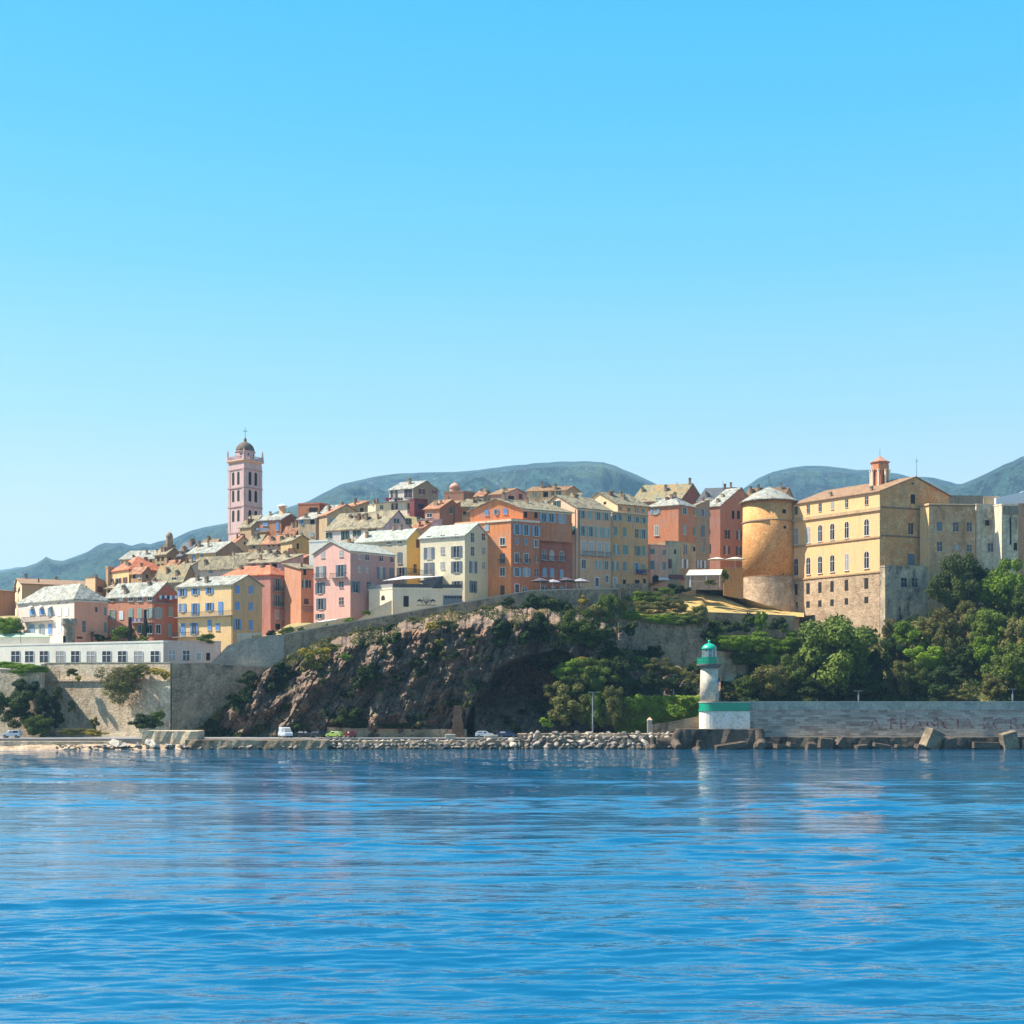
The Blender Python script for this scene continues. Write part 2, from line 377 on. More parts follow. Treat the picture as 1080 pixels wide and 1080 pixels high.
b3=house('house','white house with salmon side wall, slate hip roof and a long balcony with three awnings','house',345,19,78.3,113.5,632,676,a1=38,a2=40,roof='hip',ridge=618,wl=(240,226,224),wr=(236,164,138),rm=SLATE,dirt=.25,cornice=(225,220,210),
  wins=[('L',34,638,2.2,1.5,'h'),('L',44.5,637,2.2,1.5,'h'),('L',53,636.5,2.2,1.5,'h'),('L',62,636,2.2,1.5,'h'),('L',71,635,2.2,1.5,'h'),
   ('L',34,645.5,5,6,'bc'),('L',44,645,5,6,'bc'),('L',53,645.5,5,9,'s'),('L',62.5,645.5,4,9,'W'),('L',70.5,645,4,9,'W'),
   ('L',34,664,5,10,'sc'),('L',44,664,6,11,'s'),('L',53,663.5,4,11,'bc'),('L',62.5,662,4,11,'W'),
   ('R',101.5,643,2.2,5.5,'nc'),('R',111,645,2.6,9,'gc'),('R',88.5,661,3.2,12,'p'),('R',111,662,2.6,11,'gc'),('R',84,672.5,6,2,'h')],
  balc=[('L',26,56,655)],chim=[(.3,.55,.7)])
for i,px in enumerate((33.5,43.5,53)):
    pos,ang=b3.place('L',px); m=MB(); z=Z(641,pos.y); m.slab([(-.8,-.05,.5),(.8,-.05,.5),(.8,-1.0,0),(-.8,-1.0,0)],.06)
    m.build('awning',WHITE,b3.rt,b3.loc(Vector((pos.x,pos.y,z))),ang)
b5=house('house','long terracotta house with white-trimmed windows and laundry hanging on its balcony','house',348,112.5,162,188.5,628,676,a1=24,a2=42,roof='gR',ridge=614,wl=(224,148,116),wr=(208,124,94),rm=SLATE,
  wins=[('L',118.5,632,7,4.5,'g'),('L',128,631.5,4.5,5,'W'),('L',138,631,4.5,5,'f'),('L',147.5,631,4.5,5,'f'),('L',158,630.5,4.5,5,'f'),
   ('L',118.5,648.5,7.5,10.5,'l'),('L',128,649,4.5,9.5,'W'),('L',138,647,4.5,10.5,'lc'),('L',147.5,646.5,4.5,10.5,'lc'),('L',158,646.5,6,10.5,'l'),
   ('L',118,665,4,8,'lc'),('L',147.5,663.5,6,8.5,'l'),('L',158,663.5,4.5,8.5,'f'),
   ('R',166.8,646.5,8,11,'l'),('R',180,645,4.5,10.5,'lc'),('R',166.8,663.5,4.5,9,'f'),('R',179,664.5,4,14,'lc')],
  balc=[('L',139,161,656.5),('R',164,187,636.5)],chim=[(.65,.12,1.0),(.3,.4,.7),(.8,.3,.7)],pipes=[('L',161.5,630,676)])
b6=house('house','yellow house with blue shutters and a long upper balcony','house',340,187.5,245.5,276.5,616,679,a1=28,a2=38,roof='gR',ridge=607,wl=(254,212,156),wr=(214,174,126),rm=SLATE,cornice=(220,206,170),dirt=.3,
  wins=[('L',192.5,625,8.5,7.5,'b'),('L',206,623,8.5,8,'b'),('L',221,622,8.5,8.5,'b'),
   ('L',192.5,641,8,8.5,'b'),('L',206,642.5,8,12,'b'),('L',221,640,8.5,8.5,'b'),('L',232.7,641,4.6,13,'bc'),
   ('L',193,664,4.6,13,'bc'),('L',205,663,8,12,'b'),('L',221,659,4.2,11,'bc'),('L',229.7,661,4.8,7.5,'bc'),
   ('R',250.5,621.7,4,8.5,'bc'),('R',264.5,622.3,4,8,'bc'),('R',250.5,639,4,8.5,'bc'),('R',264.5,639.5,4,8.5,'bc'),('R',250.5,658.5,7.6,11.5,'b'),('R',264.5,659.3,4,11,'bc')],
  balc=[('L',186,245,650),('L',184,213,671.5)],chim=[(.55,.15,1.3),(.8,.3,1.2)],pipes=[('L',244.8,617,679)])
house('house','mauve-pink house with an orange tiled hip roof behind the yellow house','house',362,233,285.3,308.3,606,671,a1=25,a2=48,roof='hip',ridge=597.5,wl=(216,148,142),wr=(196,142,144),rm=TILE,
  wins=[('L',273,638,3,6,'h'),('R',292.5,616.5,7.5,13,'g'),('R',301.3,617,3.6,12.5,'gc'),('R',292.5,633.5,7.5,12,'g'),('R',301.3,633.5,3.6,12,'gc'),('R',292.3,648,3,8,'f'),('R',301,648,3.4,8.5,'f'),('R',293,661,5,6,'h')],
  balc=[('R',288,308,624),('R',288,308,640)],chim=[(.75,.35,1.4),(.35,.4,1.2)])
house('house','mauve house with a flat-pitched mossy roof behind the orange tiled roof','house',374,261,296,320,593,640,a1=20,a2=40,roof='shedL',ridge=585,wl=(206,176,200),wr=(214,180,196),rm=OLDSL,dirt=.8,
  wins=[('L',267.5,597.5,5,4,'h'),('L',280.8,596.5,5,4,'h'),('L',289.5,597.5,5,6.5,'h'),('R',311.5,616,6.5,7.5,'e')],chim=[(.2,.6,1.2),(.7,.8,1)])
house('house','narrow shabby grey-pink house squeezed left of the narrow orange house','house',366,306,312,318.5,622,665,a1=30,a2=30,roof='shedL',ridge=619,wl=(196,150,130),wr=(176,134,122),rm=TERRA,dirt=.9,
  wins=[('R',314,633,5,5,'h'),('R',314.5,648,3.4,6,'h')],balc=[('R',312,318,643)])
house('house','narrow orange house with a slanting slate roof left of the tall pink house','house',358,300,317.5,338,600,662,a1=50,a2=20,roof='shedR',ridge=595,wl=(210,150,120),wr=(238,152,106),rm=OLDSL,over=.5,
  wins=[('R',321.5,603,3,7,'h'),('R',321,616,4.5,8,'k'),('R',325.4,616,4.5,8,'k'),('R',323,634.5,4.5,6,'nc')],balc=[('R',318,330.5,644)],ter=False)
# ---- tall pink house
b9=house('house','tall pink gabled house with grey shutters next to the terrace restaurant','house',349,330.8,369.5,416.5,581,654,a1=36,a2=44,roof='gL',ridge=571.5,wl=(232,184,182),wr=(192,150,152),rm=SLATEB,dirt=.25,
  wins=[('L',340.7,585.2,4.2,6.5,'p'),('L',360,583.8,4.2,7,'p'),('L',338.5,603.3,10.5,12,'y'),('L',359.6,602,10.5,12.5,'y'),('L',337.5,620.3,10,11.5,'y'),('L',360,616.7,4.5,6.5,'p'),
   ('L',338.6,637,10,12,'y'),('L',360,634,4.8,8,'p'),('L',337.4,650,9,5,'y'),
   ('R',378.6,586.4,3.6,7,'p'),('R',387.3,587.4,3.4,7,'p'),('R',402,588.6,3.4,7,'p'),('R',413.3,589.6,3.2,7,'p'),('R',378.6,600,3.4,7,'p'),('R',387,600.6,3.2,7,'p'),
   ('R',402,604.3,8.5,12,'y'),('R',413.2,604.6,4.5,11,'yc'),('R',375,619,8.6,12,'y'),('R',388.7,617,3.4,6.5,'p'),('R',393.3,617,3.4,6.5,'p')],
  balc=[('L',332,344.5,609.5),('L',350,366.5,609)],cornice=(222,206,196))
house('house','cream-grey house with a bright yellow end wall behind the pink gabled house','house',362,376,429,448,568.5,628,a1=26,a2=50,roof='gR',ridge=558,wl=(212,206,186),wr=(252,204,92),rm=SLATEB,dirt=.2,cornice=(214,208,196),
  wins=[('L',387,572,4,4,'p'),('L',410,571.5,4.2,5,'p'),('L',421.6,571,4.2,5,'p'),('L',421.6,588.5,5,12,'yc'),('L',424,604,11,11,'y'),('R',440.4,573.5,3,9,'nc'),('R',437.7,600,3,10,'p')],
  balc=[('R',430,448,605)],chim=[(.3,.5,1.3)])
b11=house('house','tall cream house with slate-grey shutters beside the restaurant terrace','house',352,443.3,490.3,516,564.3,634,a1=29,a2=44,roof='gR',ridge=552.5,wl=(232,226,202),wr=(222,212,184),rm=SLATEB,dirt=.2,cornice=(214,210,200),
  wins=[('L',452.3,567.2,4.5,4,'p'),('L',466.8,566.6,4.5,4.4,'p'),('L',481.4,565.8,4.5,4.4,'p'),('L',452.5,583.5,11,12,'y'),('L',466.8,580.5,4.2,7,'p'),('L',481.5,582,11.5,12,'y'),
   ('L',452.6,599.5,11,12,'y'),('L',466.8,596.5,4.5,7.5,'p'),('L',481.5,598,11.5,12,'y'),('L',482,617.2,11,8.5,'y'),
   ('R',498.3,567,3.2,10,'p'),('R',509.9,566.3,3.2,7,'p'),('R',498.4,581.5,3.2,9.5,'p'),('R',509.9,581,3.2,7,'p'),('R',499,598.3,8,12.5,'y'),('R',510,596.5,3,7,'p'),('R',499,619,8,12.5,'y')],
  balc=[('L',445,458,606)],chim=[])
# ---- upper houses above
house('house','white house with green shutters and a mauve gable under a mossy stone roof','house',378,344,404,434.5,555.5,600,a1=24,a2=40,roof='gR',ridge=538.5,wl=(236,232,240),wr=(226,200,214),rm=OLDSL,dirt=.35,cornice=(222,190,160),
  wins=[('L',347,564.7,6.5,5.5,'e'),('L',364,564.8,8.5,9.5,'e'),('L',376.4,562.3,8.5,6,'e'),('L',392.5,559.5,9,3.5,'e'),('R',418,549.5,5.5,5,'e'),('R',431,550,6,6.5,'e')],
  chim=[(.42,.25,1.6),(.62,.3,.7),(.75,.35,.6),(.5,.3,.9)])
house('house','plain white terrace block above the narrow orange house','house',366,326,346,352,571,600,a1=16,a2=40,roof='flat',wl=(250,250,252),dirt=.1)
house('house','tall white house with dark red shutters and two balconies on the hilltop','house',440,410.5,435.7,462,515,546,a1=25,a2=40,roof='gR',ridge=507.3,wl=(240,238,240),wr=(160,144,130),rm=SLATE,
  wins=[('L',415.6,521,7,8.5,'n'),('L',430.5,520,8,9.5,'n'),('L',416.3,535,6.5,8,'n'),('L',432.3,536,5,11,'nc'),('R',445,518.6,7,6,'r'),('R',458,519,5,4,'r')],
  balc=[('L',407,436,528.5)],chim=[(.45,.3,1.7)],dirt=.35)
house('house','maroon garden room at the foot of the hilltop house with red shutters','shed',432,432,437,451,527,545,a1=40,a2=30,roof='flat',wl=(120,52,66),dirt=.3,ter=False,wins=[('R',444,534,6,5,'h')])
house('house','small bright cream house with one window left of the hilltop white house','house',436,384.5,396,412,531.5,545,a1=50,a2=12,roof='shedL',ridge=530,wl=(244,232,200),wr=(240,228,196),rm=SLATE,over=.15,dirt=.2,
  wins=[('R',402.5,535,3.4,4,'p')],chim=[(.2,.05,1),(.8,.05,1)])
house('house','weathered beige gable house with peeling walls behind the white terrace block','house',398,336.5,345,385,543,575,a1=50,a2=22,roof='gR',ridge=532.5,wl=(196,176,148),wr=(202,182,144),rm=TERRA,dirt=.9,
  wins=[('R',349.5,549.5,4,6.5,'sc'),('R',361.5,548.5,4.4,5.5,'sc'),('R',381.5,538.5,3.6,5.5,'h')],chim=[(.5,.5,.7)])
house('house','worn grey-white house with a flat pale roof beneath the terracotta roof terrace','house',402,314.5,333,346,547,580,a1=20,a2=35,roof='shedL',ridge=541,wl=(204,190,166),wr=(186,166,140),rm=SLATE,dirt=.9,
  wins=[('L',318.5,550.5,4,5,'b'),('L',329.5,550,4.5,6,'h'),('L',329,563.5,3.6,4,'sc')],chim=[(.7,.2,1)])
house('house','terracotta block with a roof terrace just right of the bell tower','house',424,314.5,337,346,531.5,556,a1=14,a2=50,roof='flat',wl=(214,136,100),wr=(150,82,58),dirt=.5,
  wins=[('L',330.5,537.5,9,4.5,'h')],balc=[('L',325,337,541)])
house('house','orange-brown house with blue door and laundry balcony beside a dark brick wall','house',412,274,297,315,547.5,578,a1=22,a2=22,roof='gR',ridge=542,wl=(206,142,106),wr=(154,92,70),rm=SLATE,
  wins=[('L',280,552.5,5.5,4,'bc'),('L',292.6,554.8,3,9,'bc'),('L',292.6,565,3,4,'sc'),('R',309,559,8,2.5,'h')],balc=[('L',270,284,561)],chim=[(.2,.7,1)],pipes=[('L',296.6,549,566)])
house('house','grey-brown house with a pale stone roof at the foot of the bell tower','house',416,253,265,275,555,580,a1=32,a2=20,roof='shedL',ridge=545,wl=(196,170,140),wr=(176,158,136),rm=OLDSL,wins=[('L',257.5,565,2,3,'h')])
tt=house('house','small octagonal orange rooftop turret with a white cap on the skyline','turret',428,294.4,298,301,535.5,548,a1=45,roof='flat',wl=(244,190,146),ter=False,dirt=.2,over=0)
pr=[(1.6,0),(1.5,.25),(1.0,.55),(.4,.75),(.05,.85)]; m=MB(); m.lathe(pr,8); m.build('cap',WHITE,tt.rt,tt.loc(tt.Q(tt.L1/2,tt.L2/2,tt.ze+.46)))
house('house','olive-yellow gable house with one dark window below the terracotta terrace','house',388,296,308,328.5,570.5,590,a1=45,a2=30,roof='gR',ridge=564.5,wl=(206,186,140),wr=(206,176,104),rm=OLDSL,dirt=.4,
  wins=[('R',314,576,2.4,6,'h')],chim=[(.2,.6,.7)])
house('house','low rose house with a row of small openings under a tiled roof','house',392,276,303,309,572.5,590,a1=18,a2=40,roof='shedL',ridge=566,wl=(214,176,156),rm=TERRA,dirt=.8,wins=[('G','L',[283.5,288.5,294,299],[575.5],2,2.2,'h')],chim=[(.3,.4,.9),(.7,.5,.9)])
house('house','cream gable cottage with a television aerial directly below the bell tower','house',404,244,250,262,571,588,a1=40,a2=28,roof='gR',ridge=565.5,wl=(238,206,170),wr=(226,190,152),rm=TERRA,dirt=.5,wins=[('R',258,573,1.8,3,'h')])
house('house','grey cottage with a lichen stone roof between bell tower and orange-brown house','house',400,262,274,284,572.5,590,a1=24,a2=30,roof='gR',ridge=564.5,wl=(200,176,150),rm=LICHEN,dirt=.8,wins=[('L',268,577,2,2.5,'h')],chim=[(.5,.3,1)])
house('house','long pale blue-white house with a mossy overhanging roof','house',384,206.5,262,272,597.5,630,a1=18,a2=50,roof='gR',ridge=586,wl=(226,228,228),rm=OLDSL,dirt=.3,
  wins=[('L',222.3,602,4,5,'bc'),('L',239.5,600,3.6,3.6,'bc'),('L',251,598.8,3.6,2,'bc')],chim=[(.85,.2,.9)])
house('house','ochre house with white slate roof and a big blank brown end wall','house',396,198,227.5,259,582.5,605,a1=22,a2=42,roof='gR',ridge=571.5,wl=(222,192,134),wr=(178,142,118),rm=SLATE,dirt=.3,
  wins=[('L',204.5,588.5,3,6,'bc'),('L',213,588,3,6,'b'),('L',221.2,591.5,3,5,'bc')],chim=[(.92,.3,1.5)])
house('house','grey house with an ochre lichen roof behind the yellow house','house',372,163,193,207,611.5,645,a1=20,a2=44,roof='gR',ridge=596,wl=(196,182,160),wr=(168,150,126),rm=LICHEN,dirt=.7,
  wins=[('L',168,613,4.6,4,'y'),('L',183.5,612,4.6,6,'f')],chim=[(.3,.2,.8)])
house('house','small blue-grey house with a stepped stone roof left of the long pale house','house',380,186,199,209,598,625,a1=25,a2=40,roof='shedL',ridge=592,wl=(196,196,190),rm=OLDSL,dirt=.5,wins=[('L',193,602,3,3,'sc')])
house('house','ruined brown arcaded house at the foot of the grey chimney tower','house',412,163,176,190,584,605,a1=35,a2=35,roof='gR',ridge=578,wl=(178,154,124),wr=(156,134,108),rm=OLDSL,dirt=.9,
  wins=[('G','L',[167,171.5],[590,597],3,4,'h'),('G','R',[179,183,187],[590],2.6,4,'h')],chim=[(.4,.2,1.1),(.3,.8,1.8)])
house('house','dark grey-brown shed with a pale lean-to roof left of the ochre house','house',404,188,192,200,586,605,a1=25,a2=28,roof='shedL',ridge=580,wl=(140,124,108),rm=DKSL,dirt=.9,wins=[('R',196,591,3,4,'h')],chim=[(.5,.5,1.6)])
house('house','dark-roofed house with a round chimney pot behind the ochre house','house',420,190,203,212,579,598,a1=25,a2=30,roof='gR',ridge=572,wl=(120,108,98),rm=DKSL,dirt=.7,chim=[(.3,.4,1.3)])
house('house','long low beige building with a flat white roof on the left skyline','house',446,127,168,178,589,612,a1=10,a2=50,roof='shedL',ridge=581.5,wl=(210,178,140),rm=SLATE,dirt=.3,wins=[('L',159,592,2,4,'h')])
house('house','square brown house with a peaked orange tile roof on the left','house',394,116.5,136,174.5,600.5,632,a1=44,a2=28,roof='hip',ridge=587.5,wl=(236,204,150),wr=(164,124,92),rm=TILE,dirt=.4,
  wins=[('L',118.5,612.5,2.6,4,'n'),('L',125,613.5,6,7,'n'),('L',132,613.5,4.6,9,'nc')],chim=[(.2,.1,1),(.4,.15,.8)])
house('house','small beige tower-like house left of the peaked orange tile roof','house',400,111.5,114,120,599,625,a1=40,a2=30,roof='flat',wl=(190,160,128),ter=False,dirt=.4,wins=[('R',117,604,1.6,3,'h')])
house('house','small house with a faded tile roof wedged behind the terracotta house','house',366,150,163,176,621,650,a1=25,a2=35,roof='gR',ridge=613,wl=(180,150,120),rm=TERRA,dirt=.6,chim=[(.4,.4,1.)])
# roofscape infill, each with its own look
house('house','low house with two grey-green roof slopes above the mauve house','house',382,262,283,300,588,605,a1=22,a2=30,roof='gR',ridge=580.5,wl=(206,176,160),rm=OLDSL,dirt=.8,chim=[(.2,.3,1.),(.8,.4,.9)])
house('house','house with a rust-brown pyramid roof right above the mauve house','house',384,292,303,320,590,610,a1=30,a2=30,roof='hip',ridge=579,wl=(196,160,140),rm=TERRA,dirt=.8,chim=[(.5,.2,.9)])
house('house','rusty red lean-to roofed house beside the narrow orange house','house',378,303,310,326,594,615,a1=30,a2=30,roof='shedL',ridge=586,wl=(170,120,100),rm=TERRA,dirt=.8,chim=[(.4,.5,1)])
for (D,xl,xc,xr,ev,bs_,a1,rf_,rg_,wc,wc2,rm_x,lb) in (
 (402,212,226,236,575,590,22,'gR',569,(196,166,136),(150,122,102),BRTILE,'small brown house half hidden behind the ochre house with white roof'),
 (392,236,250,262,590,604,26,'shedL',584,(214,190,150),(186,160,128),OLDSL,'small sand-coloured house between ochre house and mossy mauve roof'),
 (386,138,150,160,604,622,28,'gR',598,(208,170,132),(170,134,108),TERRA,'little peach house between orange peaked roof and lichen roof'),
 (376,352,368,382,574,590,20,'shedL',569,(222,196,170),(190,164,140),OLDSL,'low cream lean-to tucked behind the tall pink house'),
 (404,300,312,318,561,578,18,'gR',555,(206,150,116),(170,118,92),TERRA,'little apricot house under the dark brick wall'),
 (408,340,352,362,539,556,24,'gR',533,(196,178,150),(170,150,126),SLATE,'small grey-beige house behind the weathered gable house'),
 (420,362,374,388,534,552,20,'shedL',529,(214,196,164),(188,168,140),TERRA,'small tiled house left of the bright cream house'),
 (414,464,476,486,534,552,22,'shedL',529,(206,160,130),(170,126,104),BRTILE,'small reddish house behind the brown-pink gabled house'),
 (452,501,510,519,523,537,18,'gR',518,(190,166,140),(150,128,108),TERRA,'tiny tiled house on the skyline left of the pink skyline house'),
 (396,112,122,134,620,636,30,'shedL',615,(212,178,142),(180,146,116),OLDSL,'low beige house below the peaked orange roof'),
 (400,176,186,194,597,612,24,'gR',591,(206,186,150),(172,148,118),TERRA,'little cream house below the ruined arcaded house')):
    house('house',lb,'house',D,xl,xc,xr,ev,bs_,a1=a1,a2=34,roof=rf_,ridge=rg_,wl=wc,wr=wc2,rm=rm_x,dirt=.8,ter=False,wins=[('L',xl+(xc-xl)*.3,ev+4,2.6,4,'h'),('L',xl+(xc-xl)*.75,ev+4,2.6,4,'sc'),('R',(xc+xr)/2,ev+4,2.4,4,'h')])
# ---- centre top
house('house','brown-pink gabled house with a green shutter below the hilltop house','house',398,448,463.6,487.5,536,560,a1=25,a2=36,roof='gR',ridge=527.5,wl=(214,152,130),wr=(166,112,92),rm=TERRA,dirt=.4,
  wins=[('L',453,543.5,5,3.5,'f'),('R',475.6,538.6,3,6.5,'ec')],pipes=[('R',479,533,553)])
house('house','small mauve flat-roofed house in front of the brown-pink gabled house','house',388,440,462,466,549,562,a1=10,a2=40,roof='flat',wl=(206,178,196),dirt=.3,wins=[('L',441.5,546.5,4,3.5,'ec'),('L',452,553,4,3,'sc')])
house('house','low peach house with a tiled lean-to roof beside the mauve gable','house',384,434,446,455,557,575,a1=15,a2=35,roof='shedL',ridge=551,wl=(232,180,150),rm=TERRA,dirt=.4)
dm=house('house','reddish-brown flat fort-like building with a small pink dome on the skyline','house',470,468.5,489,501,519,537,a1=16,a2=34,roof='flat',wl=(178,130,110),wr=(146,104,90),dirt=.5)
m=MB(); m.lathe([(1.75,0),(1.75,1.5),(1.95,1.55),(1.95,1.8)],16); s_=dm.loc(dm.Q(dm.L1*.75,dm.L2*.5,dm.ze)); m.build('drum',plaster((196,150,130),.4),dm.rt,s_)
m=MB(); m.lathe([(1.8,1.82),(1.65,2.4),(1.25,2.9),(.7,3.25),(.15,3.4),(.1,3.8)],16); m.build('dome',plaster((236,176,160),.2),dm.rt,s_,smooth=True)
house('house','long brown building under a mossy roof line left of the pink skyline house','house',430,480,512,524,534,552,a1=8,a2=30,roof='shedL',ridge=527,wl=(156,126,100),rm=OLDSL,dirt=.7,wins=[('L',497.5,535.5,3.5,2,'sc'),('L',490,541,3,3,'h')],chim=[(.15,.7,1.5),(.35,.8,1.2),(.08,.4,1.4),(.55,.8,1.2)])
house('house','pink house with a stepped roof terrace and blue tarpaulin on the skyline','house',446,517,531,557,521,540,a1=20,a2=22,roof='gR',ridge=515.5,wl=(206,146,140),wr=(216,164,156),rm=BRTILE,dirt=.4,
  wins=[('R',539,525,6,4,'h'),('R',549,524,3.4,6,'nc')],chim=[(.5,.3,1)])
house('house','long beige stone house with shuttered openings on the skyline above the orange house','house',440,556,597,610.5,517,536,a1=10,a2=30,roof='gR',ridge=513,wl=(216,190,158),wr=(190,158,128),rm=BRTILE,dirt=.7,
  wins=[('L',564,522,3.4,6,'g'),('L',575.5,521.5,5,5.5,'h'),('L',583,520.5,2.6,5,'n'),('L',589,520,5,5,'p')],chim=[(.75,.4,1.6),(.3,.1,1.6)])
house('house','small grey-roofed outbuilding between beige skyline house and cream gable wall','house',424,598,609,613,527,545,a1=16,a2=30,roof='shedL',ridge=522,wl=(170,146,122),rm=OLDSL,dirt=.6)
# ---- orange palace pair
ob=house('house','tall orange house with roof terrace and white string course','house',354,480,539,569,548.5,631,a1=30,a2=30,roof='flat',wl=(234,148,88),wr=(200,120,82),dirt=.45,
  wins=[('L',513.5,556.5,4.2,6,'sc'),('L',530,571,5,7.5,'f'),('L',530,589,5,10.5,'p'),('L',530,603,5,8.5,'f'),('L',530,622.7,4.4,10.5,'d'),
   ('R',545.2,558.3,8,11,'s'),('R',554.8,559.2,8,11,'s'),('R',565.5,560.3,8,11,'s'),('R',545,570.8,3.2,6.5,'s'),('R',554.5,571.5,3.2,6.5,'s'),('R',565.5,573.2,3.2,7.5,'f'),
   ('R',545.2,588.3,4,9.5,'f'),('R',555,588.8,4,9.5,'f'),('R',565.6,589.3,3.4,8,'p'),('R',545.2,603.3,8.5,9,'s'),('R',555.2,603.5,8,9,'s'),('R',565.8,604.5,3.4,8,'p'),
   ('R',545.3,620.5,4,8.5,'D'),('R',553.3,621,5,5.5,'pa')],
  bands=[('L',548.5,.5,.25,(240,226,210)),('R',548.5,.5,.25,(240,226,210))],balc=[('L',526.5,533,594.5),('R',542.5,548.5,594),('R',552,558,594.5)])
house('house','set-back orange attic storey with a low gable over the tall orange house','house',357.5,496,551.5,603,536.5,552,a1=20,a2=30,roof='gL',ridge=526.5,wl=(240,156,94),wr=(210,132,88),rm=OLDSL,over=.5,cornice=(230,214,196),ter=False,
  wins=[('L',513.3,540.5,4.4,5.5,'bc'),('L',523.4,540,5.4,5.5,'s'),('L',533,539.4,4.6,5.5,'bc'),('R',554.3,543,3.2,6,'h'),('R',565.2,543.5,3.2,6,'h'),('R',573.5,546,9.5,9,'s'),('R',581.5,546.5,9,9,'s'),('R',592.5,547.5,8,9,'s')],chim=[(.5,.15,1.7)])
house('house','tall brick-red house behind the grey sail awnings','house',361.2,560,569.3,603.3,551,625,a1=30,a2=30,roof='flat',wl=(196,112,88),wr=(186,104,84),dirt=.5,
  wins=[('G','R',[573,581.3],[563.4],8.5,10.5,'s'),('R',592.3,564.7,7.5,11,'s'),('R',573.8,585,4,10,'pa'),('R',582,585.8,4,10,'pa'),('R',592.5,586.4,4,10,'pa'),
   ('R',574.2,603.4,4.4,9.5,'sa'),('R',582.2,603.8,4.2,9.5,'sa'),('R',592.3,604.6,4,9,'sa'),('R',566+8,620,4,6,'pa'),('R',583,620.5,4,5,'pa'),('R',593,620.5,4,5,'pa')],
  balc=[('R',571,577,591),('R',579.5,585.3,591.5),('R',589.8,595.5,592)],bands=[('R',551,.5,.25,(196,120,96))],ter=False)
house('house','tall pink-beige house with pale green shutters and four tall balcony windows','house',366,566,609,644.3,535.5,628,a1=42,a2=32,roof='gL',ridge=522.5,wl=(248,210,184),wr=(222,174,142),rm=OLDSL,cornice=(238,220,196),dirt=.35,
  wins=[('L',575.5,530.5,7,4.5,'e'),('L',587.3,531.5,8,6.5,'e'),('L',605,559.5,3.2,9,'ec'),
   ('R',614.6,542.8,6.2,8,'l'),('R',622.3,543.5,4,8,'lc'),('R',630.9,544.3,6.2,8,'l'),('R',639.3,545,6,8,'l'),
   ('G','R',[614.6,623,631.6,639.8],[560],7,10.5,'l'),('G','R',[615.6,623.6,632,639.9],[577.5],4,13.5,'f'),
   ('R',615.6,595,4.2,9.5,'f'),('R',631,595.8,5.8,9,'l'),('R',639.4,596.3,5.6,9,'l'),('R',629.6,614,3.8,9,'D'),('R',640,610.6,3,7,'f')],
  balc=[('R',613,618.5,585.5),('R',621.3,626.8,586),('R',629.6,635,586.5),('R',637.5,642.8,587)],pipes=[('R',610.5,537,626),('L',607,537,624)])
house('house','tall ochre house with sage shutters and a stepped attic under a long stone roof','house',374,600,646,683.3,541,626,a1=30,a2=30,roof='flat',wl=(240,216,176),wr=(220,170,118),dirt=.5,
  wins=[('R',648,546,5.5,6.5,'l'),('R',653.8,546,5.5,6.5,'l'),('R',663.5,547,6.5,7,'l'),('R',672,548.3,6,6.5,'l'),('R',679,548.8,6,6.5,'l'),
   ('R',649.2,560.3,3.4,9.5,'gc'),('R',658.7,561.3,3.4,9.5,'gc'),('R',671.5,562.8,3.4,9,'p'),('R',678.5,563.3,6.6,9.5,'l'),
   ('R',650,579.8,5.5,10.5,'g'),('R',659.6,580.2,5.2,10,'gc'),('R',672.6,581,5.8,10,'g'),('R',678.8,581.3,3.2,10,'gc'),
   ('R',649,597,6.6,9.5,'g'),('R',658.8,597.3,3.6,10,'gc'),('R',671.4,598.6,5.5,10,'s'),('R',678.8,599,3,8,'gc'),('R',648.7,613.8,3.4,8.5,'D'),('R',658.5,614.5,3,6,'h'),('R',672,614,5,5,'h'),('R',679.8,614,2.6,7,'h')],
  bands=[('R',541,.3,.2,(190,150,110))],balc=[('R',669.5,682.5,605)],ter=True)
house('house','ochre attic storey with four small windows and cream gable above the ochre house','house',377,612,651.5,683.3,531.5,545,a1=36,a2=30,roof='gL',ridge=519.5,wl=(242,222,188),wr=(220,172,120),rm=OLDSL,ter=False,dirt=.3,
  wins=[('R',654,536.5,3.2,4.5,'g'),('R',663,537.4,3,4.5,'g'),('R',671.3,538,3.2,4.5,'g'),('R',678.3,538.7,3,4.5,'g'),('L',638,530.5,3,3,'h')],chim=[(.25,.5,1),(.4,.3,1.1),(.4,.6,1.1)])
# ---- right group
house('house','long red-brown house with a broad ochre lichen roof on the skyline','house',446,668,717,741,526.5,550,a1=14,a2=36,roof='gR',ridge=510.5,wl=(190,124,94),wr=(170,106,92),rm=LICHEN,dirt=.4,over=.6,
  wins=[('L',679.5,529,5,5,'sc'),('L',694.5,528,5,5,'sc')],chim=[(.45,.3,1.6),(.95,.3,1.2),(.03,.5,1.6)])
house('house','terracotta corner house with a pyramid slate roof and one tall white window','house',390,683.5,715.6,733.5,532.5,605,a1=28,a2=44,roof='hip',ridge=524,wl=(218,142,102),wr=(224,132,78),rm=SLATE,dirt=.4,
  wins=[('L',690.8,539.6,10,5.5,'s'),('L',692.5,559.5,4,10,'f'),('R',721.8,538.8,6.2,7,'l'),('R',721.8,558.4,3.4,10.5,'lc'),('R',732.2,540.5,2,6,'gc'),('R',732.2,560.5,2.2,9.5,'gc'),
   ('R',722.3,579.5,3.2,10,'y'),('R',731.8,579,2.2,5,'h'),('R',721.8,594.5,6.6,9.5,'w')],
  plinth=(571,stone('old_rubble_house',(196,170,140),(172,146,118),(206,182,150),1.5,(150,126,104),.6),.12),chim=[(.4,.5,1.5),(.5,.9,1.)])
